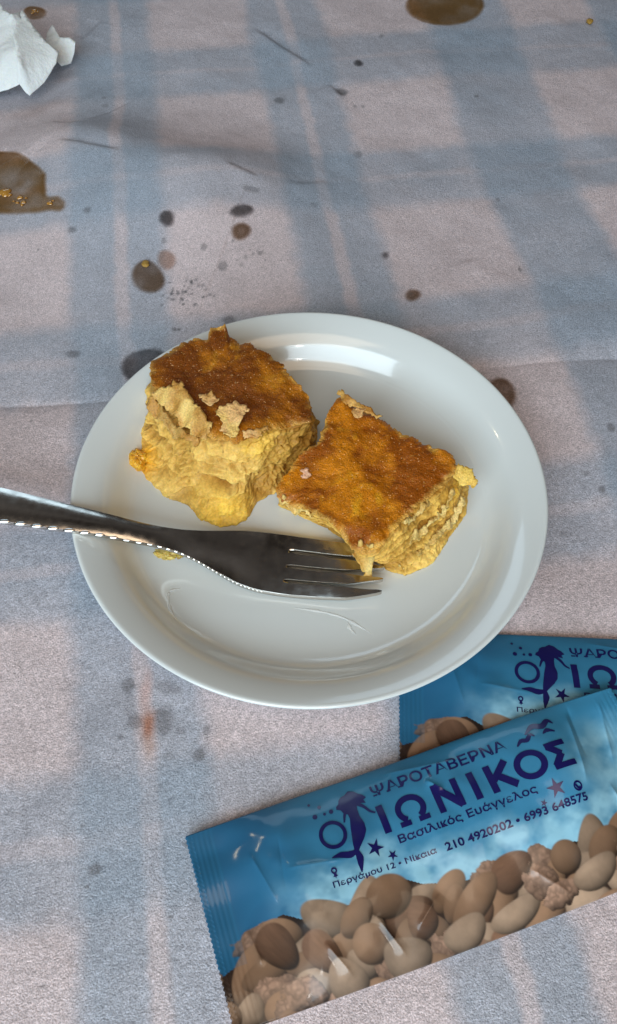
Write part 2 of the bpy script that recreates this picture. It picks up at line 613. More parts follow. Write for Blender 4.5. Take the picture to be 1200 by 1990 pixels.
def wet_stain(outline, kind, label, height=0.00035, group='oil and gravy stains on the tablecloth', seed=1, drops=()):
    P = np.array([at_cloth(*p)[:2] for p in outline])
    n = 90
    # closed smooth outline
    Q = densify(P, 0.0006)
    for _ in range(6):
        Q = (np.roll(Q, 1, 0) + 2 * Q + np.roll(Q, -1, 0)) / 4
    V, F = tri_fill(Q, 0.0011, seed=seed)
    d = np.sqrt(((V[:, None] - Q[None]) ** 2).sum(-1)).min(1)
    dome = height * sst(0, 0.004, d)
    z = cloth_h(V[:, 0], V[:, 1])
    F = [f if (V[f[1]][0] - V[f[0]][0]) * (V[f[2]][1] - V[f[0]][1]) - (V[f[1]][1] - V[f[0]][1]) * (V[f[2]][0] - V[f[0]][0]) > 0 else f[::-1] for f in F]
    fade = (0.05 + 0.95 * sst(-0.0002, 0.0030, d)) * (0.78 + 0.34 * fbm(V[:, 0] * 90, V[:, 1] * 90, seed=seed, octs=3)) * (1 + 0.25 * np.exp(-((d - 0.0024) / 0.0012) ** 2))
    fade = np.clip(fade, 0, 1)
    o = obj('oil_stain', np.c_[V, z + 0.0001 + dome], F, M_wet[kind], None, np.repeat(fade[:, None], 3, 1))
    tag(o, label, 'stain', group)
    for (px, py, r) in drops:
        c = at_cloth(px, py)
        rad = np.linalg.norm(at(px + r, py, c[2]) - c)
        rr = []
        cz = float(cloth_h(c[0], c[1])) + 0.0003
        for a in np.linspace(0.0, 1.0, 7):
            th = np.linspace(0, 2 * np.pi, 20, endpoint=False)
            q = rad * math.cos(a * math.pi / 2) * (1 + 0.15 * np.sin(3 * th + px)) + 1e-5
            rr.append(np.c_[c[0] + q * np.cos(th), c[1] + q * np.sin(th), np.full(20, cz + rad * 0.55 * math.sin(a * math.pi / 2))])
        vv, ff = rings_mesh(rr)
        obj('oil_drop', vv, [f[::-1] for f in ff], M_gold, o)
    return o


def ell(cx, cy, rx, ry, n=22, wob=0.06, seed=0):
    a = np.linspace(0, 2 * np.pi, n, endpoint=False)
    r = 1 + wob * np.sin(2 * a + seed) + wob * 0.6 * np.sin(3 * a + seed * 2.1)
    return [(cx + rx * r_ * math.cos(t_), cy + ry * r_ * math.sin(t_)) for r_, t_ in zip(r, a)]


wet_stain([(-120, 330), (-60, 300), (-10, 292), (30, 293), (55, 305), (78, 322), (93, 337), (92, 358), (94, 380), (116, 378), (131, 391), (130, 405),
           (118, 414), (98, 412), (70, 417), (30, 420), (-20, 418), (-90, 410), (-140, 370)], 'amber',
          'large amber oil stain with golden drops at the left edge below the napkin', 0.0006, seed=2,
          drops=[(40, 385, 6), (47, 394, 5), (35, 395, 4), (52, 386, 3), (98, 396, 6), (104, 391, 3), (12, 376, 12), (3, 378, 6), (28, 392, 3), (20, 380, 5), (44, 399, 4)])
wet_stain(ell(68, 25, 24, 15, seed=1), 'amber', 'small amber oil spot beside the crumpled white napkin', seed=3, drops=[(68, 22, 5), (64, 26, 4), (74, 24, 3)])
wet_stain(ell(866, 12, 77, 40, n=34, wob=0.03, seed=2), 'amber', 'large oval brown stain at the far edge of the cloth', 0.0006, seed=4)
wet_stain(ell(470, 410, 27, 15, seed=3), 'grey', 'dark glossy oval drop above the small round tan spot', 0.0012, seed=5)
wet_stain(ell(469, 450, 23, 19, seed=4), 'brown', 'small round tan spot just below the dark glossy drop', seed=6)
wet_stain(ell(325, 425, 19, 18, seed=5), 'grey', 'small round grey spot above the stain with the yellow crumb', seed=7)
wet_stain(ell(288, 539, 36, 34, seed=6), 'brown', 'dark brown gravy stain with a yellow crumb on its rim', 0.0007, seed=8)
wet_stain(ell(324, 505, 21, 23, seed=7), 'tan', 'pale tan spot touching the stain with the yellow crumb', seed=9)
wet_stain(ell(286, 715, 50, 43, seed=8), 'grey', 'dark grey stain partly hidden under the left rim of the plate', 0.0007, seed=10)
wet_stain(ell(968, 770, 38, 38, seed=9), 'brown', 'brown stain partly hidden under the right rim of the plate', seed=11)
wet_stain(ell(803, 574, 19, 14, seed=10), 'brown', 'small brown oval spot on the cloth beyond the plate', seed=12)
wet_stain(ell(749, 496, 11, 9, seed=11), 'grey', 'tiny dark round spot on the edge of a pink square beyond the plate', seed=13)
wet_stain(ell(697, 123, 12, 8, seed=12), 'grey', 'tiny black spot on the far blue stripe near the large oval stain', seed=14)


def crumb(px, py, size, label, m, lift=0.0004, seed=0, flat=0.6):
    c = at_cloth(px, py)
    rng = np.random.default_rng(seed)
    rr = []
    for k in range(9):
        a = -1 + 2 * k / 8
        th = np.linspace(0, 2 * np.pi, 16, endpoint=False)
        q = size * (math.sqrt(max(0, 1 - a * a)) + 0.03) * (1 + 0.3 * vn(np.cos(th) * 2 + seed * 9, np.sin(th) * 2, a * 2, seed))
        rr.append(np.c_[c[0] + q * np.cos(th) * 0.8, c[1] + q * np.sin(th), np.full(16, float(cloth_h(c[0], c[1])) + lift + size * flat * (a + 1))])
    vv, ff = rings_mesh(rr)
    return tag(obj('crumb', vv, [f[::-1] for f in ff], m), label, 'crumb')


crumb(284, 516, 0.0024, 'yellow pastry crumb on the rim of the dark brown stain', M_crumb, 0.0005, 3, 0.3)
crumb(1145, 46, 0.0026, 'small brown crumb on the far right of the tablecloth', M_crumb, 0.0, 5)

# ------------------------------------------------------------------ the plate
prof = [(0, 2.2), (30, 2.2), (50, 2.1), (52.5, 0.6), (54, 0.0), (57, 0.0), (58.5, 0.8), (62, 2.4), (70, 5.4), (80, 11.4), (88, 16.6), (93, 19.3), (94.6, 20.0),
        (95.2, 20.7), (95.0, 21.3), (94.3, 21.6), (93.2, 21.4), (91, 20.6), (88, 19.3), (85, 17.8), (82.5, 16.1), (80, 13.7), (77.8, 11.1), (75.5, 8.8), (73, 7.1), (70, 5.9), (66, 5.2), (61, 4.9), (52, 4.8), (30, 4.8), (0, 4.8)]


def catmull(P, n=5):
    P = np.asarray(P, float)
    Q = np.vstack([2 * P[0] - P[1], P, 2 * P[-1] - P[-2]])
    out = []
    for i in range(len(P) - 1):
        p0, p1, p2, p3 = Q[i:i + 4]
        for k in range(n):
            u = k / n
            out.append(0.5 * ((2 * p1) + (-p0 + p2) * u + (2 * p0 - 5 * p1 + 4 * p2 - p3) * u * u + (-p0 + 3 * p1 - 3 * p2 + p3) * u ** 3))
    out.append(P[-1])
    return np.array(out)


pr = catmull(prof, 8)
sel = np.where((pr[:, 0] < 93) & (pr[:, 1] > 4.5))[0]       # the inner face is one soft curve
for _ in range(40):
    q_ = pr.copy()
    q_[sel[1:-1]] = (pr[sel[1:-1] - 1] + 2 * pr[sel[1:-1]] + pr[sel[1:-1] + 1]) / 4
    pr = q_
pr = pr / 1000
pr = pr[pr[:, 0] > 1e-4]
th = np.linspace(0, 2 * np.pi, 256, endpoint=False)
rings = [np.c_[r * np.cos(th), r * np.sin(th), np.full(256, z)] for r, z in pr]
vv, ff = rings_mesh(rings)
plate = obj('plate', vv, ff, M_china)
tag(plate, 'round white porcelain plate holding two pieces of custard pie', 'plate')
bm = bmesh.new()
bm.from_mesh(plate.data)
bmesh.ops.recalc_face_normals(bm, faces=bm.faces)
bm.to_mesh(plate.data)
bm.free()
WELL = 0.0048

# ------------------------------------------------------------------ the pies


def polar(P, c, n, ang):
    d = P[:, :2] - c
    a = np.arctan2(d[:, 1], d[:, 0])
    o = np.argsort(a)
    a = a[o]
    r = np.hypot(d[:, 0], d[:, 1])[o]
    zz = P[:, 2][o]
    A = np.r_[a - 2 * np.pi, a, a + 2 * np.pi]
    return np.interp(ang, A, np.r_[r, r, r]), np.interp(ang, A, np.r_[zz, zz, zz])


def pie(name, label, top, base, seed, crust_c, side_c, layer_amp, lump_amp, layer_mm, burnt, sheets, sheet_out, rough_side, seam_amp, strata, blobs=()):
    T = np.array([at(x, y, z / 1000) for x, y, z in top])
    B = np.array([at(x, y, z / 1000) for x, y, z in base])
    Td, Bd = densify(T, 0.0005), densify(B, 0.0005)
    ct, cb = Td[:, :2].mean(0), Bd[:, :2].mean(0)
    root = thing(name, label, 'pie', (*cb, WELL))
    org = np.array([*cb, WELL])
    N = 640
    ang = np.linspace(-np.pi, np.pi, N, endpoint=False)
    rT, zT = polar(Td, ct, N, ang)
    rB, zB = polar(Bd, cb, N, ang)
    ca, sa = np.cos(ang), np.sin(ang)
    A = np.c_[T[:, 0], T[:, 1], np.ones(len(T))]
    pl = np.linalg.lstsq(A, T[:, 2], rcond=None)[0]

    def jag(k, amp, f, sd):
        return amp * fbm(ca * f, sa * f, k, seed=sd, octs=4, gain=0.7)

    # crust: one closed browned sheet with a ragged edge
    rings, cols_ = [], []
    edge = rT + jag(0, 0.0014, 9, seed) + 0.0004
    kk = np.exp(-np.linspace(-2, 2, 25) ** 2)
    rSm = np.convolve(np.r_[rT[-12:], rT, rT[:12]], kk / kk.sum(), 'valid')
    fr = np.r_[np.linspace(0.01, 0.9, 62), np.linspace(0.91, 1.0, 16)]
    dark, mid, light, pale = crust_c
    for f in fr:
        r = edge * f
        x, y = ct[0] + r * ca, ct[1] + r * sa
        z = pl[0] * x + pl[1] * y + pl[2] + (zT - (pl[0] * (ct[0] + rT * ca) + pl[1] * (ct[1] + rT * sa) + pl[2])) * f ** 3
        z = z + 0.0015 * fbm(x * 65, y * 65, seed=seed + 3, octs=3) + 0.00038 * fbm(x * 260, y * 260, seed=seed + 5, octs=3) \
            - 0.0014 * f ** 10 + 0.0011 * f ** 6 * fbm(x * 150, y * 150, seed=seed + 6, octs=2)
        rings.append(np.c_[x, y, z])
        n1 = fbm(x * 75, y * 75, seed=seed + 11, octs=4) + 0.12
        n2 = fbm(x * 220, y * 220, seed=seed + 13, octs=4)
        n3 = fbm(x * 1300, y * 1300, seed=seed + 15, octs=2)
        c = mix(np.broadcast_to(mid, (N, 3)), np.broadcast_to(dark, (N, 3)), np.clip(0.25 + burnt + 1.5 * n1 + 0.35 * n2, 0, 1))
        c = mix(c, np.broadcast_to(light, (N, 3)), np.clip(-0.25 - 1.0 * n1 + 0.9 * n2, 0, 0.9))
        c = mix(c, np.broadcast_to(pale, (N, 3)), np.clip((f - 0.90) * 7 + 0.8 * n2, 0, 0.7) * sst(0.82, 1.0, np.full(N, f)))
        c = mix(c, np.broadcast_to(pale, (N, 3)), np.clip((n3 - 0.95) * 3, 0, 0.4))  # sparse pale specks, sparkle painted into the colour
        cols_.append(c)
    topring = rings[-1]
    for (ins, dz) in ((0.0002, -0.0006), (0.0006, -0.0013), (0.003, -0.0016)):
        r = edge - ins
        rings.append(np.c_[ct[0] + r * ca, ct[1] + r * sa, topring[:, 2] + dz])
        cols_.append(np.broadcast_to(pale * 0.9, (N, 3)))
    cc = np.concatenate(cols_ + [cols_[0].mean(0)[None], pale[None]])
    vv, ff = rings_mesh(rings)
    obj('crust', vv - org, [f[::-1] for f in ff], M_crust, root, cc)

    # filling: the torn side, layer over layer
    rings, cols_ = [], []
    K = 92
    zr = topring[:, 2] - 0.0010
    hi, lo, brown, cream = side_c
    for k in range(K):
        q = k / (K - 1)
        e = q ** 1.15
        cx = ct[0] * (1 - e) + cb[0] * e
        cy = ct[1] * (1 - e) + cb[1] * e
        r = (rSm - 0.0003) * (1 - e) + rB * e
        z = zr * (1 - q) + zB * q
        x, y = cx + r * ca, cy + r * sa
        dep = (zr - z) * 1000
        w = dep + strata * (x - cx) * 1000 + 1.6 * fbm(x * 70, y * 70, seed=seed + 21, octs=3)
        wxp = 6 * fbm(x * 60, y * 60, z * 60, seed=seed + 31, octs=3)
        lay = vn(x * 34 + wxp * 0.2, y * 34, w / layer_mm, seed + 23)
        lay2 = fbm(x * 120 + wxp, y * 120, w / layer_mm * 1.7, seed=seed + 24, octs=3)
        lay = np.tanh((lay + 0.35 * lay2) * 2.2)
        ph_ = w / layer_mm + 0.8 * vn(x * 28, y * 28, w * 0.12, seed + 71)
        fr_ = ph_ - np.floor(ph_)
        keep = np.clip(0.75 + 1.1 * vn(x * 40, y * 40, np.floor(ph_) * 3.7, seed + 73), 0, 1)
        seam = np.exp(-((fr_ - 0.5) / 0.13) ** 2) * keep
        step = (np.where(fr_ < 0.5, fr_ + 0.5, fr_ - 0.5) - 0.5) * keep
        lum = fbm(x * 95, y * 95, z * 95, seed=seed + 25, octs=4, gain=0.55)
        fine = fbm(x * 420, y * 420, z * 420, seed=seed + 27, octs=3)
        fade = sst(0, 0.06, np.full(N, q))
        dsp = fade * (layer_amp * (lay + 0.5 * lay2) + lump_amp * lum) + (0.00018 + 0.00036 * rough_side) * fine - fade * (0.0011 * seam * seam_amp + 0.0008 * step * seam_amp)
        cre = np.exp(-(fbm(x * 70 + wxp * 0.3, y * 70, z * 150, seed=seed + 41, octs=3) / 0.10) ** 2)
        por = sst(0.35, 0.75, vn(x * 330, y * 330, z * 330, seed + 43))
        dsp = dsp - fade * rough_side * (0.0013 * cre + 0.0004 * por)
        dsp = dsp * (1 - 0.5 * sst(0.9, 1, np.full(N, q)))
        r = r + dsp
        adds = []
        for (bx, by, bz, brad, bamp, bc, bw) in blobs:
            bp = at(bx, by, bz / 1000)
            g = np.exp(-(((x - bp[0]) ** 2 + (y - bp[1]) ** 2) / (brad[0] / 1000) ** 2 + (z - bp[2]) ** 2 / (brad[1] / 1000) ** 2) ** 1.3)
            g = g * np.clip(1 + 0.45 * fbm(x * 260, y * 260, z * 260, seed=int(bx), octs=3), 0, 1.5)
            r = r + bamp / 1000 * g
            adds.append((g, bc, bw))
        rings.append(np.c_[cx + r * ca, cy + r * sa, z + 0.0006 * lum * fade * (1 - q)])
        c = mix(np.broadcast_to(hi, (N, 3)), np.broadcast_to(lo, (N, 3)), np.clip(0.45 - 0.8 * (lay + 0.5 * lay2) - 0.5 * lum, 0, 1))
        c = mix(c, np.broadcast_to(cream, (N, 3)), np.clip(0.9 * lum + 0.5 * fine - 0.25, 0, 0.85))
        c = mix(c, np.broadcast_to(brown, (N, 3)), np.clip(0.75 - dep / 3.2 + 0.5 * fine, 0, 0.9))
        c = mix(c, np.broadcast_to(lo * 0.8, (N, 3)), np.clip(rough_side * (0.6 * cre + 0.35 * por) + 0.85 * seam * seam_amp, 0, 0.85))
        for g, bc, bw in adds:
            c = mix(c, np.broadcast_to(bc, (N, 3)), np.clip(g * bw * (1 + 0.5 * lum + 0.4 * fine), 0, 0.95))
        sp = vn(x * 800, y * 800, z * 800, seed + 29)
        c = mix(c, np.broadcast_to(brown * 0.55, (N, 3)), np.clip((sp - 0.66) * 3.0, 0, 0.6))
        cols_.append(c)
    cc = np.concatenate(cols_ + [cols_[0].mean(0)[None], cols_[-1].mean(0)[None]])
    for j in range(sheets):
        q = 0.10 + 0.82 * (j + 0.5) / sheets
        e = q ** 1.15
        cx, cy = ct[0] * (1 - e) + cb[0] * e, ct[1] * (1 - e) + cb[1] * e
        r0 = (rSm - 0.0006) * (1 - e) + rB * e
        tear = fbm(ca * 3.2 + j * 5.1, sa * 3.2, j * 0.7, seed=seed + 61, octs=3)
        tear = np.tanh(2.5 * tear)
        ragged = fbm(ca * 14, sa * 14, j * 3.3, seed=seed + 63, octs=4, gain=0.65)
        out = 0.0006 + sheet_out * (0.42 * tear + 0.22 * ragged)
        zc = zr * (1 - q) + zB * q
        zc = zc + 0.0011 * fbm(ca * 5 + j, sa * 5, seed=seed + 65, octs=3)
        droop = 0.0012 * fbm(ca * 9 + j * 3, sa * 9, seed=seed + 67, octs=3) - 0.0006
        th_ = 0.00035 + 0.0003 * np.clip(0.5 + ragged, 0, 1)
        rg, cl = [], []
        for (ins, dz, dr) in ((0.006, 0.9, 0), (0.0025, 1, .25), (0.0008, 0.8, .8), (0, 0, 1), (0.0008, -0.8, .8), (0.0025, -1, .25), (0.006, -0.9, 0)):
            r = r0 + out - ins
            x, y = cx + r * ca, cy + r * sa
            rg.append(np.c_[x, y, np.maximum(zc + dz * th_ + droop * dr, WELL + 0.0004)])
            n_ = fbm(x * 160, y * 160, zc * 160 + j, seed=seed + 69, octs=4)
            c = mix(np.broadcast_to(hi, (N, 3)), np.broadcast_to(lo, (N, 3)), np.clip(0.35 + 1.1 * n_ - 0.3 * dz, 0, 1))
            cl.append(mix(c, np.broadcast_to(cream, (N, 3)), np.clip(0.8 * ragged + 0.1, 0, 0.8)))
        vv, ff = rings_mesh(rg, False, False)
        obj('pastry_layer', vv - org, [f[::-1] for f in ff], M_fill, root, np.concatenate(cl))
    vv, ff = rings_mesh(rings)
    obj('filling', vv - org, [f[::-1] for f in ff], M_fill, root, cc)
    return root, org


def flake(name, root, org, poly, c1, c2, seed, thick=0.00055, curl=0.0014, step=0.0009, m=None, jag=0.0011):
    P = np.array([at(x, y, z / 1000) for x, y, z in poly])
    D = densify(P, 0.0006)
    D = D + jag * np.c_[fbm(D[:, 0] * 900, D[:, 1] * 900, D[:, 2] * 900, seed=seed, octs=3), fbm(D[:, 1] * 900, D[:, 0] * 900, D[:, 2] * 900, seed=seed + 1, octs=3), D[:, 0] * 0]
    V, F = tri_fill(D, step, seed=seed)
    z = idw(P[:, :2], P[:, 2], V)
    z = z + curl * fbm(V[:, 0] * 180, V[:, 1] * 180, seed=seed, octs=3) + 0.0004 * fbm(V[:, 0] * 700, V[:, 1] * 700, seed=seed + 2, octs=2)
    vv, ff = solid(V, F, z + thick / 2, z - thick / 2)
    n = fbm(vv[:, 0] * 200, vv[:, 1] * 200, seed=seed + 4, octs=4) * 1.2
    cc = mix(np.broadcast_to(c1, (len(vv), 3)), np.broadcast_to(c2, (len(vv), 3)), np.clip(0.4 + 1.1 * n, 0, 1))
    return obj(name, vv - org, ff, m or M_flake, root, cc)


def lump(name, root, org, px, py, z, rx, ry, rz, c1, c2, seed, rot=0.0, m=None, rough_=0.42):
    c = at(px, py, z)
    rr, cs = [], []
    n = 96
    th = np.linspace(0, 2 * np.pi, n, endpoint=False)
    for k in range(50):
        a = -math.pi / 2 + math.pi * (k + 0.5) / 50
        X_, Y_, Z_ = math.cos(a) * np.cos(th), math.cos(a) * np.sin(th), np.full(n, math.sin(a))
        d = 1 + rough_ * fbm(X_ * 1.6 + seed, Y_ * 1.6, Z_ * 1.6, seed=seed, octs=4) + 0.13 * fbm(X_ * 5, Y_ * 5, Z_ * 5, seed=seed + 3, octs=4, gain=0.65)
        x, y, zz = X_ * d * rx, Y_ * d * ry, Z_ * d * rz
        x, y = x * math.cos(rot) - y * math.sin(rot), x * math.sin(rot) + y * math.cos(rot)
        zz = np.maximum(c[2] + zz, WELL + 0.0001)
        rr.append(np.c_[c[0] + x, c[1] + y, zz])
        f = fbm(X_ * 3, Y_ * 3, Z_ * 3, seed=seed + 5, octs=4)
        cs.append(mix(np.broadcast_to(c1, (n, 3)), np.broadcast_to(c2, (n, 3)), np.clip(0.4 + f, 0, 1)))
    vv, ff = rings_mesh(rr)
    cc = np.concatenate(cs + [c1[None], c1[None]])
    return obj(name, vv - org, [f[::-1] for f in ff], m or M_custard, root, cc)


A_ = np.array
crustL = (A_([0.19, 0.048, 0.002]), A_([0.40, 0.130, 0.004]), A_([0.56, 0.24, 0.015]), A_([0.62, 0.34, 0.07]))
crustR = (A_([0.30, 0.075, 0.002]), A_([0.56, 0.185, 0.004]), A_([0.78, 0.36, 0.015]), A_([0.74, 0.43, 0.09]))
sideL = (A_([0.78, 0.48, 0.110]), A_([0.46, 0.235, 0.040]), A_([0.32, 0.125, 0.010]), A_([0.94, 0.66, 0.20]))
sideR = (A_([0.80, 0.49, 0.105]), A_([0.46, 0.225, 0.030]), A_([0.40, 0.15, 0.010]), A_([0.93, 0.60, 0.13]))


YEL, ORG, TANB, BRN, PALE = A_([0.96, 0.60, 0.085]), A_([0.90, 0.42, 0.015]), A_([0.58, 0.33, 0.06]), A_([0.30, 0.12, 0.010]), A_([0.94, 0.63, 0.17])
BLOBS_L = [(430, 985, 9, (11, 6), 4.0, YEL, 1.0), (432, 938, 16.5, (10, 1.5), -4.5, BRN, 0.9), (468, 900, 23, (9, 7), 4.0, PALE, 0.9), (505, 862, 29, (8, 5), 2.4, YEL, 0.8),  # sunken brown blobs: shade of the recesses painted into the side colour
           (280, 893, 10, (7, 7), 4.5, ORG, 1.15), (330, 950, 7, (11, 3.5), 3.2, PALE, 0.8), (335, 842, 27, (16, 4), -3.2, BRN, 0.55), (350, 890, 19, (12, 7), 1.6, TANB, 0.45),
           (300, 830, 27, (8, 5), 1.5, PALE, 0.7), (400, 960, 10, (6, 6), -2.0, TANB, 0.8), (600, 840, 25, (16, 14), 0.4, BRN, 0.85), (560, 900, 18, (12, 9), 0.3, TANB, 0.7),
           (390, 880, 24, (7, 5), 1.6, PALE, 0.6)]
BLOBS_R = [(760, 1085, 12, (8, 9), 1.2, TANB, 0.35), (890, 960, 16, (8, 4), 1.5, YEL, 0.5), (830, 1075, 8, (10, 3), 1.6, PALE, 0.6)]

topL = [(290, 712, 37), (298, 695, 37), (345, 667, 38), (372, 655, 38), (404, 654, 38), (409, 634, 40), (438, 632, 40), (447, 652, 38), (485, 664, 38), (520, 686, 38),
        (548, 705, 37), (565, 728, 37), (588, 748, 36), (604, 766, 35), (603, 800, 34), (598, 818, 33), (560, 826, 33), (518, 836, 34), (500, 845, 34), (455, 850, 34), (415, 846, 34),
        (385, 822, 35), (362, 795, 35), (335, 770, 36), (305, 762, 36), (300, 738, 37)]
baseL = [(268, 870, 5), (285, 925, 5), (330, 962, 5), (372, 988, 5), (395, 1008, 5), (440, 1016, 5), (478, 1008, 5), (500, 975, 5), (540, 958, 5), (575, 925, 5), (612, 870, 5),
         (622, 820, 5), (580, 770, 5), (520, 720, 5), (420, 680, 5), (330, 720, 5), (290, 780, 5)]
left, orgL = pie('custard_pie', 'taller custard pie piece with dark brown crust and torn pale flakes on top',
                 topL, baseL, 101, crustL, sideL, 0.0008, 0.0024, 3.9, 0.06, 0, 0.0026, 1.0, 0.5, 0.30, BLOBS_L)
topR = [(655, 772, 28), (664, 768, 29), (690, 782, 28), (728, 800, 28), (762, 822, 28), (800, 845, 27), (840, 866, 27), (882, 880, 27), (884, 905, 27), (868, 930, 27), (838, 958, 26),
        (806, 978, 26), (780, 1012, 26), (756, 1040, 25), (735, 1064, 24), (705, 1072, 23), (684, 1058, 24), (660, 1028, 25), (636, 1005, 25), (600, 985, 25), (566, 975, 24), (541, 962, 23), (543, 935, 24),
        (560, 915, 25), (590, 880, 26), (618, 862, 27), (630, 830, 27), (632, 812, 28)]
baseR = [(912, 950, 5), (906, 1000, 5), (880, 1035, 5), (852, 1075, 5), (825, 1100, 5), (788, 1117, 5), (752, 1104, 5), (730, 1085, 5), (690, 1060, 5), (640, 1030, 5), (590, 1005, 5), (545, 985, 5),
         (555, 950, 5), (600, 910, 5), (660, 850, 5), (720, 850, 5), (800, 890, 5)]
right, orgR = pie('custard_pie', 'lower custard pie piece with orange crust and layered side, leaning over the fork tines',
                  topR, baseR, 207, crustR, sideR, 0.0006, 0.0013, 3.1, 0.0, 0, 0.0024, 0.5, 0.95, 0.0, BLOBS_R)
left['group'] = right['group'] = 'custard pie pieces on the plate'

pale1, pale2, pale3 = A_([0.82, 0.53, 0.16]), A_([0.50, 0.25, 0.05]), A_([0.76, 0.44, 0.17])
flake('flake', left, orgL, [(294, 766, 34), (312, 752, 37), (332, 750, 39), (340, 738, 40), (356, 742, 40), (364, 760, 39), (374, 772, 38.5), (384, 790, 38), (398, 806, 37.5), (412, 822, 37), (410, 838, 35),
                            (398, 852, 32), (378, 846, 31), (352, 826, 31), (330, 800, 32), (306, 782, 33)], pale1, pale2, 11)
flake('flake', left, orgL, [(383, 762, 39), (402, 766, 39.5), (410, 758, 40), (424, 775, 39), (414, 788, 38.5), (396, 782, 39)], pale3, pale2, 12, step=0.0007)
flake('flake', left, orgL, [(420, 800, 37.5), (436, 786, 38.5), (456, 780, 39), (478, 788, 39), (484, 800, 38), (470, 812, 38), (466, 836, 36), (448, 850, 35), (430, 842, 35.5), (432, 820, 37)], pale3, pale1, 13)
flake('flake', left, orgL, [(470, 838, 35), (500, 832, 36), (522, 825, 36.5), (524, 834, 35.5), (500, 848, 34), (478, 850, 34)], pale3, pale2, 14, step=0.0007)
flake('flake', left, orgL, [(280, 785, 28), (296, 768, 33), (320, 795, 31), (350, 830, 29), (385, 852, 29), (380, 868, 26), (340, 850, 24), (300, 815, 26)], pale2, A_([0.5, 0.3, 0.08]), 15)
lump('custard', left, orgL, 270, 897, 0.0090, 0.0040, 0.0050, 0.0046, A_([0.85, 0.44, 0.03]), A_([0.70, 0.30, 0.012]), 21, 0.2, rough_=0.25)
flake('flake', right, orgR, [(700, 1050, 25), (726, 1056, 25), (730, 1070, 21), (726, 1095, 15), (724, 1116, 11), (714, 1127, 9), (705, 1112, 11), (700, 1095, 15), (686, 1078, 20)], A_([0.74, 0.50, 0.16]), A_([0.6, 0.33, 0.07]), 31, step=0.0007)
flake('flake', right, orgR, [(878, 908, 24), (895, 902, 24), (918, 912, 23), (929, 934, 22), (922, 945, 20), (900, 944, 20), (885, 930, 22)], A_([0.80, 0.53, 0.11]), A_([0.68, 0.40, 0.06]), 32)
flake('flake', right, orgR, [(655, 768, 30), (664, 760, 31), (684, 776, 31.5), (704, 786, 31), (728, 798, 30), (742, 808, 29.5), (733, 812, 29), (706, 798, 30), (680, 792, 29.5)], A_([0.62, 0.36, 0.09]), A_([0.45, 0.2, 0.03]), 33, step=0.0007)
flake('flake', right, orgR, [(684, 805, 30), (692, 792, 30.5), (710, 796, 30.5), (708, 808, 30), (694, 816, 29.5)], pale3, pale2, 34, step=0.0006)
flake('flake', right, orgR, [(584, 912, 27.4), (600, 910, 27.6), (602, 925, 27), (590, 930, 27)], A_([0.75, 0.42, 0.26]), pale2, 35, step=0.0006)
flake('flake', right, orgR, [(536, 960, 22), (552, 962, 23), (585, 982, 22.5), (610, 996, 22), (606, 1008, 18), (575, 998, 18), (545, 980, 19)], A_([0.76, 0.52, 0.17]), A_([0.55, 0.33, 0.08]), 36, step=0.0008)
for i, (pts) in enumerate([
        [(738, 1052, 21), (790, 1010, 23), (830, 970, 23), (838, 980, 20), (795, 1025, 19), (748, 1066, 18)],
        [(762, 1070, 16), (810, 1030, 18), (860, 985, 19), (880, 950, 21), (886, 962, 18), (862, 1002, 15), (815, 1048, 13), (770, 1084, 13)],
        [(775, 1098, 10), (822, 1060, 12), (872, 1010, 14), (898, 965, 17), (906, 976, 14), (880, 1024, 10), (828, 1076, 8), (784, 1110, 7)]]):
    flake('flake', right, orgR, pts, A_([0.78, 0.55, 0.19]), A_([0.58, 0.36, 0.09]), 41 + i, step=0.0008, thick=0.0011)

sm = thing('custard_smear', 'small yellow custard smear on the plate beside the fork neck', 'food scrap', tuple(at(325, 1079, WELL)))
lump('custard', sm, np.array(sm.location), 325, 1079, WELL, 0.0052, 0.0024, 0.0014, A_([0.80, 0.56, 0.14]), A_([0.62, 0.40, 0.07]), 51, -0.1)

# ------------------------------------------------------------------ the fork
FT, FE = np.array([29.4, -35.8]) / 1000, np.array([-119.4, -17.2]) / 1000
FD = (FE - FT) / np.linalg.norm(FE - FT)
FN = np.array([-FD[1], FD[0]])
if FN[1] > 0:
    FN = -FN
fu = np.array([0, 6, 14, 24, 34, 40, 48, 56, 64, 72, 80, 90, 110, 125, 150, 175, 195, 203, 207]) / 1000
fz = np.array([10.6, 9.2, 7.9, 6.8, 6.3, 6.4, 6.8, 8.2, 10.8, 13.6, 16.0, 18.4, 22.4, 24.4, 27.6, 30.0, 31.4, 31.8, 31.9]) / 1000
fwid = np.array([10.2, 11.4, 12.4, 13.0, 13.4, 13.5, 13.3, 12.2, 9.6, 6.9, 5.0, 4.2, 4.9, 5.8, 7.4, 8.6, 9.2, 8.4, 5.5]) / 1000


def fork_pt(u, v, w=0.0):
    z = np.interp(u, fu, fz_s)
    p = FT + FD * u + FN * v
    return np.array([p[0], p[1], z + w])


# smoothed side and plan profiles
uu = np.linspace(0, 0.207, 260)
fz_ = np.interp(uu, fu, fz)
fw_ = np.interp(uu, fu, fwid)
k_ = np.exp(-np.linspace(-2, 2, 15) ** 2)
k_ /= k_.sum()
fz_ = np.convolve(np.pad(fz_, 7, mode='reflect', reflect_type='odd'), k_, 'valid')
fwc = np.convolve(np.pad(fw_, 7, mode='edge'), k_, 'valid')
fz_s = np.interp(fu, uu, fz_)
fork = thing('fork', 'stainless steel fork with a beaded handle edge resting across the plate', 'fork', (*FT, 0.006))
forg = np.array([*FT, 0.006])


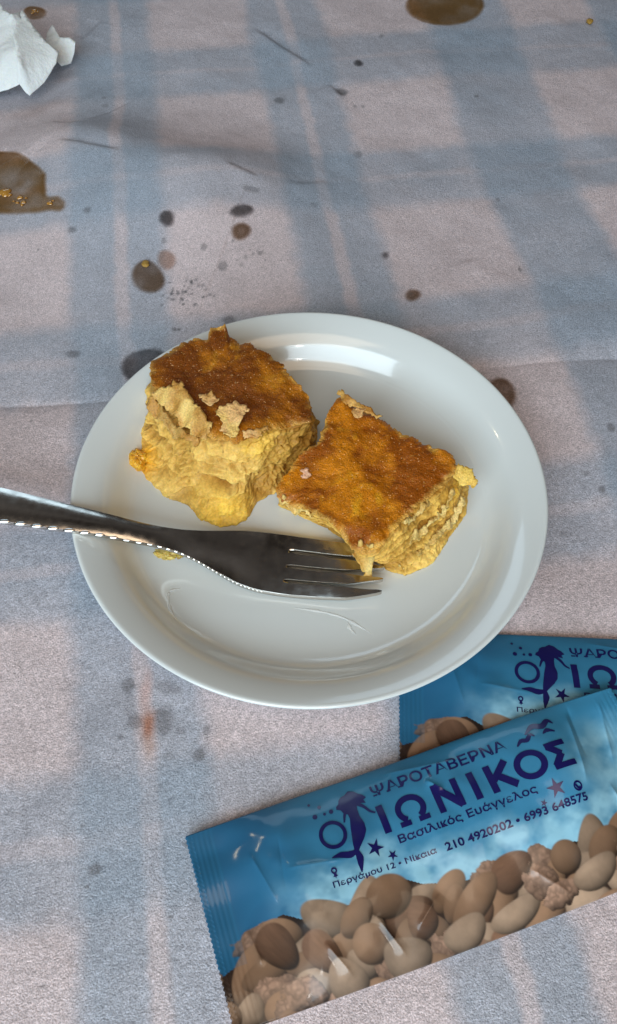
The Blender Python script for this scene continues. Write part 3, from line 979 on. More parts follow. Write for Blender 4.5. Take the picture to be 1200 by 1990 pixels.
def strip(us, vlo, vhi, thick, cross=18):
    """A bar of metal following the fork's side curve between two edges."""
    rings = []
    for u, a, b in zip(us, vlo, vhi):
        z = float(np.interp(u, uu, fz_))
        mid, half = (a + b) / 2, (b - a) / 2
        ph = np.linspace(0, 2 * np.pi, cross, endpoint=False)
        ex = np.sign(np.cos(ph)) * np.abs(np.cos(ph)) ** 0.35
        ez = np.sign(np.sin(ph)) * np.abs(np.sin(ph)) ** 0.35
        w = float(np.interp(u, uu, fwc))
        vv_ = mid + half * ex
        dish = 0.0013 * (vv_ / max(w, 1e-4)) ** 2 * float(sst(0.0, 0.02, u) * (1 - sst(0.055, 0.085, u)))
        crown = -0.0011 * (vv_ / max(w, 1e-4)) ** 2 * float(sst(0.075, 0.1, u))
        p = FT + FD * u
        rings.append(np.c_[p[0] + FN[0] * vv_, p[1] + FN[1] * vv_, z + dish + crown + thick * 0.5 * ez])
    return rings


V_, F_ = [], []


def addr(rings):
    vv, ff = rings_mesh(rings)
    o = sum(len(v) for v in V_)
    V_.append(vv)
    F_.extend([tuple(i + o for i in f) for f in ff])


us = np.r_[np.linspace(0, 0.034, 46), np.linspace(0.0345, 0.040, 16), np.linspace(0.0405, 0.2068, 200)]
M_ = 9
TH = 0.0024
root_u = 0.0385
prof_v = np.sin(np.linspace(-np.pi / 2, np.pi / 2, M_))
fv, fq, gaps = [], [], []
for u in us:
    w = float(np.interp(u, uu, fwc)) * (1 - 0.75 * float(sst(0.2035, 0.2075, u)) ** 2)
    z = float(np.interp(u, uu, fz_))
    g = float(np.sqrt(np.clip((root_u - u) / 0.0030, 0, 1)))
    gaps.append(g)
    for k in range(4):
        tw = 2 * w / 4
        gap = 0.105 * tw * g
        a = -w + tw * k + (gap if k > 0 else 0)
        b = -w + tw * (k + 1) - (gap if k < 3 else 0)
        taper = (0.34 + 0.66 * float(sst(0, 0.016, u))) * float(np.sqrt(np.clip((u + 0.0001) / 0.0022, 0.02, 1)))
        m_, h2 = (a + b) / 2, (b - a) / 2 * taper
        for q_, v in enumerate(m_ + h2 * prof_v):
            rel = v / max(w, 1e-4)
            dish = 0.0013 * rel ** 2 * float(sst(0.0, 0.02, u) * (1 - sst(0.055, 0.085, u)))
            crown = -0.0011 * rel ** 2 * float(sst(0.075, 0.1, u))
            edge_ = (q_ == 0 and (k == 0 or g > 0)) or (q_ == M_ - 1 and (k == 3 or g > 0))
            p = FT + FD * u + FN * v
            zz = z + dish + crown
            fv.append((p[0], p[1], zz + TH / 2 - (0.0003 if edge_ else 0)))
            fv.append((p[0], p[1], zz - TH / 2 + (0.0003 if edge_ else 0)))


def fi(r, k, q, bot):
    return ((r * 4 + k) * M_ + q) * 2 + bot


for r in range(len(us) - 1):
    op = gaps[r] > 0 or gaps[r + 1] > 0
    for k in range(4):
        for q in range(M_ - 1):
            fq.append((fi(r, k, q, 0), fi(r + 1, k, q, 0), fi(r + 1, k, q + 1, 0), fi(r, k, q + 1, 0)))
            fq.append((fi(r, k, q, 1), fi(r, k, q + 1, 1), fi(r + 1, k, q + 1, 1), fi(r + 1, k, q, 1)))
        if k == 0 or op:
            fq.append((fi(r, k, 0, 0), fi(r, k, 0, 1), fi(r + 1, k, 0, 1), fi(r + 1, k, 0, 0)))
        if k == 3 or op:
            fq.append((fi(r, k, M_ - 1, 0), fi(r + 1, k, M_ - 1, 0), fi(r + 1, k, M_ - 1, 1), fi(r, k, M_ - 1, 1)))
for r in (0, len(us) - 1):
    for k in range(4):
        for q in range(M_ - 1):
            fq.append((fi(r, k, q, 0), fi(r, k, q + 1, 0), fi(r, k, q + 1, 1), fi(r, k, q, 1)))
V_.append(np.array(fv))
F_ = fq
body = obj('fork_body', np.concatenate(V_) - forg, F_, M_steel, fork)
bm = bmesh.new()
bm.from_mesh(body.data)
bmesh.ops.remove_doubles(bm, verts=bm.verts, dist=2e-6)
bmesh.ops.recalc_face_normals(bm, faces=bm.faces)
bm.to_mesh(body.data)
bm.free()
body.data.set_sharp_from_angle(angle=math.radians(48))
V_.clear()
F_.clear()
for side in (-1, 1):
    u = 0.046
    while u < 0.203:
        w = float(np.interp(u, uu, fwc))
        big = float(sst(0.07, 0.125, u))
        L = 0.00080 + 0.0010 * float(sst(0.06, 0.10, u)) + 0.0012 * big
        R = (0.00055 + 0.00045 * big) * (1.0 if side > 0 else 0.55)
        z = float(np.interp(u, uu, fz_))
        dish = 0.0013 * float(1 - sst(0.055, 0.085, u)) - 0.0011 * float(sst(0.075, 0.1, u))
        p = FT + FD * u + FN * side * (w - R * 0.3)
        sl = float(np.interp(u + 0.002, uu, fwc) - np.interp(u - 0.002, uu, fwc)) / 0.004 * side
        dirx = FD + FN * (sl + 0.16 * side)
        dirx /= np.linalg.norm(dirx)
        dz = float(np.interp(u + 0.002, uu, fz_) - np.interp(u - 0.002, uu, fz_)) / 0.004
        nn = np.array([-dirx[1], dirx[0]])
        rr = []
        ph = np.linspace(0, 2 * np.pi, 10, endpoint=False)
        for a in np.linspace(-1.45, 1.45, 8):
            q = R * math.cos(a)
            l_ = L * math.sin(a)
            c = np.array([p[0] + dirx[0] * l_, p[1] + dirx[1] * l_, z + dish + (0.0006 if side > 0 else 0.0001) + dz * l_])
            rr.append(np.c_[c[0] + nn[0] * q * np.cos(ph), c[1] + nn[1] * q * np.cos(ph), c[2] + q * np.sin(ph)])
        addr(rr)
        u += L * 2.05
bead = obj('beaded_border', np.concatenate(V_) - forg, F_, M_bead, fork)
bm = bmesh.new()
bm.from_mesh(bead.data)
bmesh.ops.recalc_face_normals(bm, faces=bm.faces)
bm.to_mesh(bead.data)
bm.free()

# ------------------------------------------------------------------ the snack packets
PL, PW = 0.1600, 0.0615
rngp = np.random.default_rng(5)
CREASE = [((0.139, 0.004), (0.133, 0.030), 0.0010), ((0.141, 0.001), (0.1375, 0.022), -0.0008), ((0.153, 0.002), (0.147, 0.026), 0.0008), ((0.019, 0.012), (0.024, 0.032), 0.0008),
          ((0.012, 0.034), (0.014, 0.047), 0.0009), ((0.028, 0.022), (0.050, 0.026), 0.0005), ((0.052, 0.044), (0.058, 0.058), 0.0010), ((0.063, 0.052), (0.074, 0.044), 0.0010),
          ((0.083, 0.010), (0.088, 0.016), 0.0009), ((0.142, 0.030), (0.146, 0.052), 0.0010), ((0.104, 0.046), (0.116, 0.058), 0.0008), ((0.034, 0.046), (0.040, 0.058), 0.0009),
          ((0.030, 0.010), (0.027, 0.030), -0.0005), ((0.070, 0.003), (0.100, 0.008), 0.0005)]


def pack_h(u, v):
    """Height of the packet's printed face; u along it, v from its upper edge down."""
    u = np.asarray(u, float)
    v = np.asarray(v, float)
    q = np.clip(v / PW, 0, 1)
    e = sst(0.007, 0.034, u) * (1 - sst(PL - 0.034, PL - 0.007, u))
    cross = np.clip(np.sin(np.pi * q), 0, 1) ** 0.75
    h = 0.0083 * e * cross
    h = h + e * cross * 0.0011 * fbm(u * 55, v * 55, seed=301, octs=3) + e * sst(0.45, 0.7, q) * cross * 0.0005 * fbm(u * 80, v * 80, seed=303, octs=2)
    edge_w = (1 - e) * sst(0, 0.006, v) * (1 - sst(PW - 0.006, PW, v))
    h = h + edge_w * 0.00004 * np.sin(u * 2 * np.pi / 0.0017) * ((u < 0.0095) | (u > PL - 0.0095))
    h = h + 0.0010 * (1 - e) * fbm(u * 30, v * 60, seed=305, octs=2) * sst(0, 0.01, v)
    for a, b, amp in CREASE:
        d, f = seg_dist(u, v, [a, b])
        w_ = sst(0, 0.25, f) * (1 - sst(0.75, 1, f))
        h = h + amp * w_ * np.exp(-np.abs(d) / 0.0012)
    return h + 0.0011


def packet_print(u, v):
    """The printed picture on the film in mm: blue, a pale foamy band, a heap of mixed nuts along the lower side."""
    U, Vv = u * 1000, v * 1000
    deep, blue_, foam = lin(18, 66, 102), lin(56, 130, 168), lin(146, 196, 216)
    C = mix(np.broadcast_to(blue_, (*U.shape, 3)), np.broadcast_to(deep, (*U.shape, 3)), sst(60, 0, U) * 0.75 + 0.35 * np.clip(fbm(U / 30, Vv / 18, seed=7, octs=3), 0, 1))
    tp = np.interp(U, [0, 10, 14, 24, 30, 46, 52, 62, 70, 92, 98, 106, 113, 118, 125, 133, 141, 152, 163.5], [43, 40, 34, 32, 36, 36.5, 33, 33, 38, 43, 40, 39.5, 44, 41, 42, 41, 39, 33, 31])
    fo = sst(13, 2, tp - Vv + 2.5 * fbm(U / 9, Vv / 6, seed=9, octs=4)) * sst(18, 42, U)
    fo = np.maximum(fo, 0.7 * sst(20, 6, np.hypot((U - 148) * 0.8, (Vv - 24) * 1.0)))
    C = mix(C, np.broadcast_to(foam, C.shape), np.clip(fo * (0.75 + 0.5 * fbm(U / 5, Vv / 4, seed=10, octs=3)), 0, 0.95))
    # shadowy gaps between the nuts
    gap = lin(50, 34, 26)
    inn = Vv > tp + 2.5
    C = np.where(inn[..., None], gap * (0.8 + 0.4 * fbm(U / 3, Vv / 3, seed=12, octs=3))[..., None].clip(0.4, 1.6), C)
    nuts = []
    rg = np.random.default_rng(12)
    k = 0
    for row in range(6):
        n = 12
        for j in range(n):
            uu_ = -2 + (j + 0.5 * (row % 2) + rg.uniform(-.35, .35)) * 167 / n
            t0 = float(np.interp(uu_, [0, 14, 30, 52, 70, 98, 118, 141, 163.5], [41, 33, 36, 33, 38, 39.5, 41, 39, 31]))
            vv_ = t0 + 5.5 + row * 5.0 + rg.uniform(-1, 1)
            if vv_ > 66:
                continue
            kind = rg.choice(4, p=[.46, .14, .24, .16])
            nuts.append((uu_, vv_, rg.uniform(5.5, 9.5), rg.uniform(3.6, 5.6), rg.uniform(-.9, .9) - 0.25, kind))
    nuts.sort(key=lambda a: a[1])
    nuts += [(20, 43, 8.5, 5.6, 1.05, 1), (58, 40.2, 8.2, 6.6, -.15, 0), (46, 43, 7, 4.4, -.6, 0), (99, 45.5, 8, 5.6, -.3, 1), (117.5, 47.2, 5.6, 5.2, 0.2, 0), (132, 48, 7.6, 5.2, -.45, 0),
             (153, 40, 9, 6.8, -.7, 0), (33, 49, 8, 5, 1.0, 1), (48, 51, 6.2, 6.0, .4, 0), (66, 50, 5.2, 5.6, .2, 1), (84, 50, 11, 5.0, -.55, 0), (58, 58, 8.2, 6.6, .3, 2), (38, 58, 7, 6, .8, 2), (78, 57, 8, 5, -.2, 2),
             (96, 57, 10, 4.2, -.2, 2), (107, 51, 6.5, 5.2, .4, 3), (112, 56.5, 7.5, 3.6, -.2, 3), (126, 54, 9, 4.6, -.2, 2), (140, 51, 6, 4.6, 0, 3), (24, 58, 7, 5, .2, 3), (150, 52, 8, 5, -.5, 1)]
    base = [lin(142, 109, 84), lin(118, 86, 66), lin(156, 130, 108), lin(146, 114, 94)]
    soft_ = 1 + 0.22 * fbm(U / 22, Vv / 12, seed=91, octs=2) + 0.10 * sst(44, 60, Vv)
    for (cu, cv, a, b, rot, kind) in nuts:
        k += 1
        du, dv = U - cu, Vv - cv
        x = (du * math.cos(rot) + dv * math.sin(rot)) / a
        y = (-du * math.sin(rot) + dv * math.cos(rot)) / b
        if kind == 1:
            y = y * (1 + 0.25 * x)
        if kind == 2:
            y = y + 0.28 * x * x - 0.1
        if kind == 3:
            w = 0.22 * fbm(U / 2.6, Vv / 2.6, seed=40 + k, octs=3)
            x, y = x + w, y + w
        r2 = x * x + y * y
        m_ = r2 < 1
        if not m_.any():
            continue
        nz = np.sqrt(np.clip(1 - r2, 0, 1))
        # the lamp of the printed picture stood at its upper left
        nx, ny = x * math.cos(rot) - y * math.sin(rot), x * math.sin(rot) + y * math.cos(rot)
        sh = np.clip(0.22 + 0.80 * (nz * 0.72 - ny * 0.58 - nx * 0.25), 0.10, 1.1)
        tex = 1 + (0.06 if kind == 0 else 0.12 if kind < 3 else 0.2) * fbm((x * a) / (2.5 if kind != 1 else 4), (y * b) / (2.5 if kind != 1 else 0.8), seed=60 + k, octs=3)
        if kind == 3:
            tex = tex * (0.75 + 0.6 * np.abs(fbm(U / 1.8, Vv / 1.8, seed=80 + k, octs=2)))
        cc = base[kind] * (0.8 + 0.4 * hash3(A_([k]), A_([0]), A_([0]), 5)[0])
        px_ = cc * (sh * tex * soft_)[..., None]
        al = sst(1.0, 0.80, r2)
        C = np.where(m_[..., None], mix(C, px_, al), C)
    # the sealed ends carry the same blue, a little paler and finely ribbed
    rib = 0.95 + 0.06 * np.sin(U * 2 * np.pi / 1.7)
    s_ = ((U < 9.5) & (Vv < 44)) | (U > 154.5)
    C = np.where(s_[..., None], mix(C, np.broadcast_to(lin(46, 128, 160), C.shape), np.full(U.shape, .12)) * rib[..., None], C)
    return C


nu, nv = 520, 206
gu, gv = np.meshgrid(np.linspace(0, PL, nu), np.linspace(0, PW, nv))
# slightly toothed ends
zig = 0.0005 * np.abs(((gv / 0.0016) % 1) * 2 - 1)
su = gu + np.where(gu < 0.002, zig, 0) - np.where(gu > PL - 0.002, zig, 0)
bow = 0.0010 * np.sin(np.pi * gu / PL) * (1 - 2 * gv / PW)
ZT = pack_h(gu, gv)
ZT = ZT * 1.0
edge_low = 0.0006
border = np.zeros_like(ZT)
border[0, :] = border[-1, :] = border[:, 0] = border[:, -1] = 1
ZT = np.where(border > 0, edge_low, ZT)
CP = packet_print(gu, gv)
Vt = np.stack([su, -(gv + bow * -1), ZT], -1).reshape(-1, 3)
ns = 60
# underside: a flat copy of the outline on a coarse grid sharing the border height
Vb = np.stack([su, -(gv + bow * -1), np.where(border > 0, edge_low - 0.0002, 0.0002)], -1).reshape(-1, 3)
i = (np.arange(nv - 1)[:, None] * nu + np.arange(nu - 1)[None]).ravel()
q1 = np.stack([i, i + nu, i + nu + 1, i + 1], 1)
q2 = q1[:, ::-1] + nu * nv
loop = np.r_[np.arange(nu), np.arange(1, nv) * nu + nu - 1, (nv - 1) * nu + np.arange(nu - 2, -1, -1), np.arange(nv - 2, 0, -1) * nu]
nx_ = np.roll(loop, -1)
q3 = np.stack([loop, nx_, nx_ + nu * nv, loop + nu * nv], 1)
Q = np.concatenate([q1, q2, q3]).astype(np.int32)
pme = bpy.data.meshes.new('pouch')
pme.vertices.add(2 * nu * nv)
pme.vertices.foreach_set('co', np.concatenate([Vt, Vb]).astype(np.float32).ravel())
pme.loops.add(Q.size)
pme.polygons.add(len(Q))
pme.loops.foreach_set('vertex_index', Q.ravel())
pme.polygons.foreach_set('loop_start', np.arange(0, Q.size, 4, dtype=np.int32))
pme.update(calc_edges=True)
colp = np.concatenate([CP.reshape(-1, 3), np.broadcast_to(lin(190, 195, 200), (nu * nv, 3))])

packet = thing('snack_packet', 'blue nut snack packet lying on top of the other, whole printed name in view', 'snack packet')
pouch = finish('pouch', pme, M_film, packet, np.clip(colp, 0, 1))


def to_face(u, v, lift):
    b = 0.0010 * np.sin(np.pi * u / PL) * (1 - 2 * v / PW)
    return np.c_[u, -(v - b), pack_h(u, v) + lift]


def ink_mesh(name, items, parent, lift=0.00018):
    """Flat (u, v) triangle soups laid onto the packet's face as a thin printed film."""
    V, F, Lf = [], [], []
    o = 0
    for k_, (P, T) in enumerate(items):
        V.append(P)
        Lf.append(np.full(len(P), (k_ % 12) * 4e-6))
        F += [tuple(int(i) + o for i in t) for t in T]
        o += len(P)
    Lf = np.concatenate(Lf)
    P = np.concatenate(V)
    bm = bmesh.new()
    vs = [bm.verts.new((p[0], p[1], l_)) for p, l_ in zip(P, Lf)]
    for f in F:
        try:
            bm.faces.new([vs[i] for i in f])
        except ValueError:
            pass
    bmesh.ops.triangulate(bm, faces=bm.faces[:])
    for _ in range(4):
        long_ = [e for e in bm.edges if e.calc_length() > 0.0014]
        if not long_:
            break
        bmesh.ops.subdivide_edges(bm, edges=long_, cuts=1)
        bmesh.ops.triangulate(bm, faces=bm.faces[:])
    bm.verts.index_update()
    P = np.array([v_.co[:2] for v_ in bm.verts])
    Lf = np.array([v_.co[2] for v_ in bm.verts])
    T = []
    for f in bm.faces:
        ids = [v_.index for v_ in f.verts]
        a, b, c = P[ids[0]], P[ids[1]], P[ids[2]]
        if (b[0] - a[0]) * (c[1] - a[1]) - (b[1] - a[1]) * (c[0] - a[0]) > 0:
            ids = ids[::-1]
        T.append(ids)
    bm.free()
    return obj(name, to_face(P[:, 0], P[:, 1], lift + Lf), T, M_ink, parent)


def text_2d(txt, u0, v0, height, length, bold=0.0, shear=0.0, slope=0.0):
    """Lettering whose left baseline end is (u0, v0) mm; height is the capital height, length the run of the line."""
    cu = bpy.data.curves.new('lettering', 'FONT')
    cu.body = txt
    cu.size = 1.0
    cu.offset = bold
    cu.resolution_u = 4
    ob = bpy.data.objects.new('lettering', cu)
    COL.objects.link(ob)
    dg = bpy.context.evaluated_depsgraph_get()
    me_ = bpy.data.meshes.new_from_object(ob.evaluated_get(dg))
    co = np.array([v_.co[:] for v_ in me_.vertices])
    fs = [tuple(p.vertices) for p in me_.polygons]
    bpy.data.objects.remove(ob)
    bpy.data.curves.remove(cu)
    bpy.data.meshes.remove(me_)
    x = co[:, 0] - co[:, 0].min()
    x = x / x.max() * length
    y = co[:, 1] / 0.727 * height
    u = u0 + x + shear * y
    v = v0 - y + slope * x
    return np.c_[u, v] / 1000, fs


def poly_2d(pts, step=0.0008):
    V, F = tri_fill(np.array(pts, float) / 1000, step)
    return V, F


def ring_2d(cu, cv, ro, ri, squash=1.0, n=40):
    a = np.linspace(0, 2 * np.pi, n, endpoint=False)
    V = np.concatenate([np.c_[cu + ro * np.cos(a), cv + ro * np.sin(a) * squash], np.c_[cu + ri * np.cos(a), cv + ri * np.sin(a) * squash]]) / 1000
    return V, [(i, (i + 1) % n, n + (i + 1) % n, n + i) for i in range(n)]


def disc_2d(cu, cv, r):
    a = np.linspace(0, 2 * np.pi, 12, endpoint=False)
    return np.c_[cu + r * np.cos(a), cv + r * np.sin(a)] / 1000, [tuple(range(12))]


def star_2d(cu, cv, r, rot=0.3, inner=0.36):
    a = np.linspace(0, 2 * np.pi, 10, endpoint=False) + rot
    rr = np.where(np.arange(10) % 2 == 0, r, r * inner)
    V = np.r_[[[cu, cv]], np.c_[cu + rr * np.cos(a), cv + rr * np.sin(a)]] / 1000
    return V, [(0, 1 + i, 1 + (i + 1) % 10) for i in range(10)]


def stroke_2d(pts, w):
    """A tapering brush stroke through points; w is the list of half widths."""
    P = catmull(np.array(pts, float), 5)
    W = np.interp(np.linspace(0, 1, len(P)), np.linspace(0, 1, len(w)), w)
    T = np.gradient(P, axis=0)
    T /= np.linalg.norm(T, axis=1)[:, None] + 1e-9
    N_ = np.c_[-T[:, 1], T[:, 0]]
    n = len(P)
    V = np.concatenate([P + N_ * W[:, None], P - N_ * W[:, None]]) / 1000
    return V, [(i, i + 1, n + i + 1, n + i) for i in range(n - 1)]


def serif_bars(items_u, v, h):
    return [(np.array([[u - .75, v - .28], [u + .75, v - .28], [u + .75, v + .22], [u - .75, v + .22]]) / 1000, [(0, 1, 2, 3)]) for u in items_u]




def bar(p, q, w):
    p, q = np.array(p, float), np.array(q, float)
    d = (q - p) / np.linalg.norm(q - p)
    n = np.array([-d[1], d[0]]) * w / 2
    return np.array([p + n, q + n, q - n, p - n]) / 1000, [(0, 1, 2, 3)]


def arc_2d(cu, cv, ru, rv, w, a0, a1, n=40):
    a = np.linspace(a0, a1, n)
    o_, i_ = np.c_[cu + ru * np.cos(a), cv + rv * np.sin(a)], np.c_[cu + (ru - w) * np.cos(a), cv + (rv - w) * np.sin(a)]
    return np.concatenate([o_, i_]) / 1000, [(k, k + 1, n + k + 1, n + k) for k in range(n - 1)]


t0, t1 = 13.1, 22.6          # top and foot of the big capitals
title = [bar((65.0, t0), (65.0, t1), 2.4),
         arc_2d(74.8, 17.6, 5.3, 4.7, 2.0, math.radians(-238), math.radians(58)), bar((69.6, 21.8), (73.4, 21.8), 1.7), bar((76.2, 21.8), (80.0, 21.8), 1.7),
         bar((84.6, t0), (84.6, t1), 2.2), bar((84.4, t0 + .5), (91.8, t1 - .5), 2.5), bar((91.6, t0), (91.6, t1), 2.2),
         bar((97.7, t0), (97.7, t1), 2.4),
         bar((103.8, t0), (103.8, t1), 2.4), bar((104.4, 18.6), (110.6, t0 + .3), 2.3), bar((105.8, 17.0), (111.4, t1 - .3), 2.5),
         ring_2d(118.0, 17.8, 5.6, 3.4, 0.9),
         bar((124.8, t0 + .9), (132.0, t0 + .9), 1.9), bar((124.8, t1 - .9), (132.6, t1 - .9), 1.9), bar((125.4, t0 + 1.2), (129.2, 17.9), 2.3), bar((129.2, 17.7), (125.4, t1 - 1.2), 2.3)]
letters = [
    text_2d('ΨΑΡΟΤΑΒΕΡΝΑ', 64.6, 9.6, 3.7, 49.0, 0.016, slope=0.012),
    text_2d('Βασιλικός Ευάγγελος', 67.2, 26.8, 2.5, 49.0, 0.014),
    text_2d('Περγάμου 12 • Νίκαια', 42.0, 32.9, 1.75, 35.5, 0.012, slope=0.012),
    text_2d('210 4920202 • 6993 648575', 80.6, 33.9, 2.5, 51.0, 0.02, slope=0.002),
]
for (u_, v_) in ((65.6, 9.4), (70.4, 9.4), (74.6, 9.5)):
    letters += serif_bars([u_], v_, 1)
letters += title
letters.append(ring_2d(47.3, 17.2, 4.7, 3.45))
ink_mesh('lettering', letters, packet)
# the swimmer's silhouette: hair, body running into a tail, two arms, a fluke
swimmer = [poly_2d([(55.6, 5.6), (57.3, 4.6), (59.2, 5.4), (60.2, 6.6), (61.4, 7.4), (62.4, 8.8), (61.2, 9.3), (61.6, 10.6), (60.0, 10.1), (58.4, 10.4), (58.0, 11.8), (57.9, 14.2), (58.5, 17.0), (58.2, 19.4),
                    (56.8, 21.4), (54.8, 23.4), (53.4, 24.8), (52.2, 24.6), (52.4, 22.4), (53.0, 19.8), (53.6, 17.0), (54.5, 14.0), (54.4, 12.4), (53.2, 11.8), (52.6, 10.2), (51.3, 9.6), (51.6, 8.6), (52.6, 8.0),
                    (53.2, 6.6), (54.4, 5.8)], 0.0007),
           stroke_2d([(58.6, 9.8), (60.4, 11.6), (61.8, 13.8), (63.3, 14.9)], [0.7, 0.5, 0.4, 0.25]), stroke_2d([(54.6, 10.6), (53.2, 12.4), (52.3, 14.6)], [0.6, 0.45, 0.25]),
           stroke_2d([(53.0, 24.6), (50.4, 25.0), (47.4, 24.2), (44.4, 24.2)], [0.6, 1.1, 0.9, 0.15]), stroke_2d([(52.8, 24.4), (53.1, 26.8), (52.7, 28.8), (52.2, 31.2)], [0.7, 1.2, 0.9, 0.2])]
ink_mesh('mermaid_print', swimmer, packet)
for st in (star_2d(59.0, 25.6, 3.0, 0.2), star_2d(63.6, 29.4, 1.8, 0.6), star_2d(122.3, 27.6, 3.3, 0.9), star_2d(116.6, 30.6, 1.2, 0.2)):
    ink_mesh('starfish_print', [st], packet)
for d_ in (disc_2d(43.0, 4.9, .5), disc_2d(46.1, 6.8, .65), disc_2d(43.6, 9.6, .85), disc_2d(47.0, 9.7, .5), disc_2d(49.4, 9.6, .75)):
    ink_mesh('bubble_print', [d_], packet)
ink_mesh('gull_print', [stroke_2d([(117.0, 10.6), (119.0, 9.2), (121.0, 9.6), (122.8, 8.2), (124.0, 9.2)], [0.25, .7, .8, .6, .2])], packet)
ink_mesh('gull_print', [stroke_2d([(121.4, 7.6), (125.0, 5.6), (128.2, 6.6), (131.0, 5.2), (132.4, 6.8)], [0.25, 1.0, 1.1, .8, .2])], packet)
ink_mesh('gull_print', [stroke_2d([(127.0, 9.4), (129.0, 8.6), (131.4, 9.8)], [0.2, .8, .2])], packet)
ink_mesh('phone_print', [ring_2d(129.6, 29.2, 1.6, 1.0), stroke_2d([(128.9, 28.6), (129.5, 29.7), (130.4, 29.8)], [0.3, .4, .3])], packet)
ink_mesh('pin_print', [ring_2d(43.7, 28.0, 1.0, .5), star_2d(43.7, 29.5, .9, math.pi / 2, .5)], packet)

packet.location = (-0.0406, -0.1338, 0.0010)
packet.rotation_euler = (0, 0, math.radians(19.2))
back = packet.copy()
COL.objects.link(back)
for ch in list(packet.children):
    c_ = ch.copy()
    COL.objects.link(c_)
    c_.parent = back
    # the upper packet bends up where it lies across the lower one
    d_ = ch.data.copy()
    ch.data = d_
    co = np.empty(len(d_.vertices) * 3, np.float32)
    d_.vertices.foreach_get('co', co)
    co = co.reshape(-1, 3)
    co[:, 2] += 0.0092 * sst(0.055, 0.150, co[:, 0]) * sst(0.062, 0.016, -co[:, 1])
    d_.vertices.foreach_set('co', co.ravel())
    d_.update()
back.scale = (1, 1, 0.72)
back['label'] = 'blue nut snack packet lying under the plate rim and under the other packet'
back.location = (0.0352, -0.0555, 0.0006)
back.rotation_euler = (0, 0, math.radians(-2.0))
packet['group'] = back['group'] = 'nut snack packets beside the plate'

# ------------------------------------------------------------------ the napkin
nap = thing('paper_napkin', 'crumpled white paper napkin at the far left corner of the cloth', 'napkin', (*at(40, 120)[:2], 0.001))
norg = np.array(nap.location)


def ply(name, poly, inner, seed, curl=0.002, step=0.0016):
    P = np.array([at(x, y, z / 1000) for x, y, z in poly])
    I = np.array([at(x, y, z / 1000) for x, y, z in inner]) if inner else np.zeros((0, 3))
    D = densify(P, 0.0012)
    V, F = tri_fill(D, step, seed=seed)
    Pz = np.concatenate([D, I])
    z = idw(Pz[:, :2], Pz[:, 2], V, 3.0)
    E_ = np.array([(f[a], f[(a + 1) % 3]) for f in F for a in range(3)])
    deg = np.bincount(E_.ravel(), minlength=len(V)).astype(float)
    for _ in range(40):
        acc = np.zeros(len(V))
        np.add.at(acc, E_[:, 0], z[E_[:, 1]])
        np.add.at(acc, E_[:, 1], z[E_[:, 0]])
        z = np.where(np.arange(len(V)) < len(D), z, 0.4 * z + 0.6 * acc / np.maximum(deg, 1))
    n = fbm(V[:, 0] * 45, V[:, 1] * 45, seed=seed, octs=3)
    z = z + curl * (0.5 - np.abs(n)) * 1.6 + 0.00025 * fbm(V[:, 0] * 160, V[:, 1] * 160, seed=seed + 3, octs=3)
    vv, ff = solid(V, F, z + 0.0003, z - 0.0003)
    return obj(name, vv - norg, ff, M_tissue, nap)


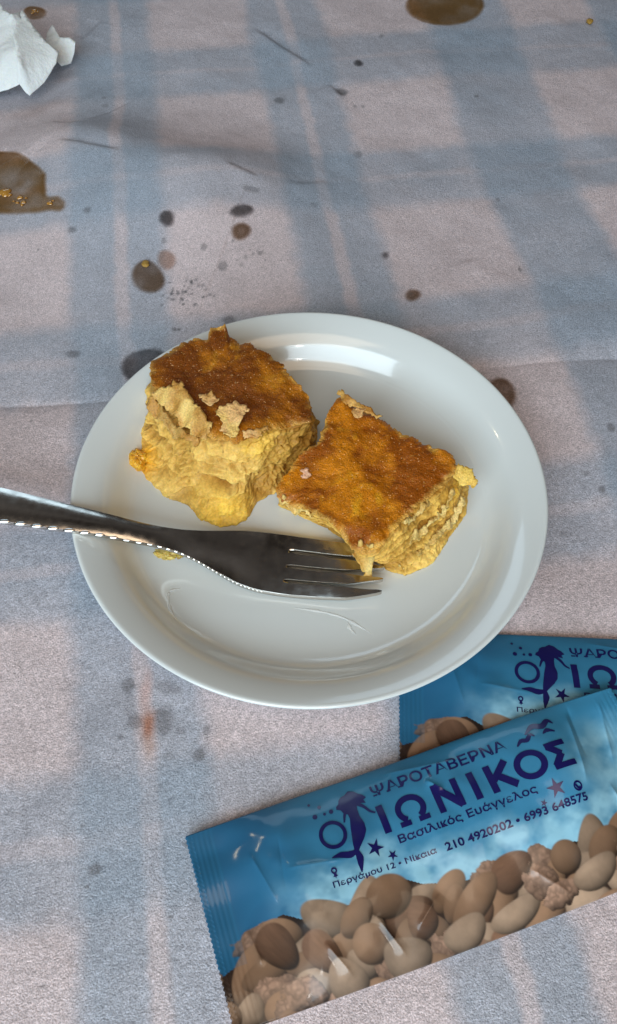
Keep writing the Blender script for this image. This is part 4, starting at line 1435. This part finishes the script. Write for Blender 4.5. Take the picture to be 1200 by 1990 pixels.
ply('ply', [(36, 30, 24), (44, 18, 24), (62, 46, 23), (88, 78, 21), (114, 102, 17), (110, 124, 14), (88, 158, 9), (58, 186, 6), (50, 180, 7), (34, 158, 13), (36, 120, 22), (26, 70, 25)], [(70, 110, 22), (60, 150, 15), (48, 90, 25)], 61, 0.0005)
ply('ply', [(-90, 30, 10), (-20, 20, 20), (2, 8, 24), (8, 22, 25), (24, 30, 27), (40, 24, 24), (48, 70, 21), (42, 120, 20), (38, 162, 12), (16, 172, 9), (-4, 178, 7), (-60, 190, 4), (-110, 120, 6)],
    [(10, 70, 30), (22, 100, 27), (0, 130, 24), (-30, 90, 32), (14, 150, 16)], 63, 0.0014)
ply('ply', [(92, 62, 6), (104, 54, 9), (118, 74, 12), (136, 74, 13), (148, 86, 11), (146, 104, 7), (138, 122, 3), (120, 128, 4), (104, 110, 9), (88, 90, 9)], [(116, 96, 12), (132, 96, 9)], 65, 0.0022, 0.0012)

# ------------------------------------------------------------------ thin trails of syrup over the plate, white glints painted in
M_syrup = stain_mat('white_glint_syrup', (1.0, 1.0, 0.99), (0.93, 0.95, 0.95), 0.40, 0.10)  # whitish body colour paints the glint into the syrup


def plate_z(r):
    inner = pr[(pr[:, 1] > 0.0045)]
    o_ = np.argsort(inner[:, 0])
    return np.interp(r, inner[o_, 0], inner[o_, 1])


def trail(pts, w, label):
    P = catmull(np.array([at(x, y, WELL)[:2] for x, y in pts]) * 1000, 8) / 1000
    T = np.gradient(P, axis=0)
    T /= np.linalg.norm(T, axis=1)[:, None] + 1e-12
    N_ = np.c_[-T[:, 1], T[:, 0]]
    W = w * np.sin(np.linspace(0.12, np.pi - 0.12, len(P))) ** 0.6 * (1 + 0.5 * vn(np.arange(len(P)) * 0.4, np.zeros(len(P)), seed=5))
    V, F = [], []
    m_ = 7
    for k in range(m_):
        a = -1 + 2 * k / (m_ - 1)
        q = P + N_ * (W * a)[:, None]
        V.append(np.c_[q, plate_z(np.hypot(q[:, 0], q[:, 1])) + 0.00012 + W * 0.55 * (1 - a * a)])
    n = len(P)
    for k in range(m_ - 1):
        F += [(k * n + i, k * n + i + 1, (k + 1) * n + i + 1, (k + 1) * n + i) for i in range(n - 1)]
    V = np.concatenate(V)
    return tag(obj('syrup_trail', V, [f[::-1] for f in F], M_syrup, None, np.ones((len(V), 3))), label, 'syrup', 'syrup trails on the plate')


trail([(352, 1144), (334, 1150), (328, 1165), (333, 1190), (345, 1212)], 0.0007, 'curved syrup trail with painted white glint on the plate left of the fork head')
trail([(575, 1182), (620, 1188), (660, 1198), (690, 1212), (722, 1232)], 0.0006, 'long syrup trail with painted white glint on the plate just under the fork tines')
trail([(676, 1208), (680, 1220), (692, 1234)], 0.0007, 'short syrup trail with painted white glint branching off the long one')
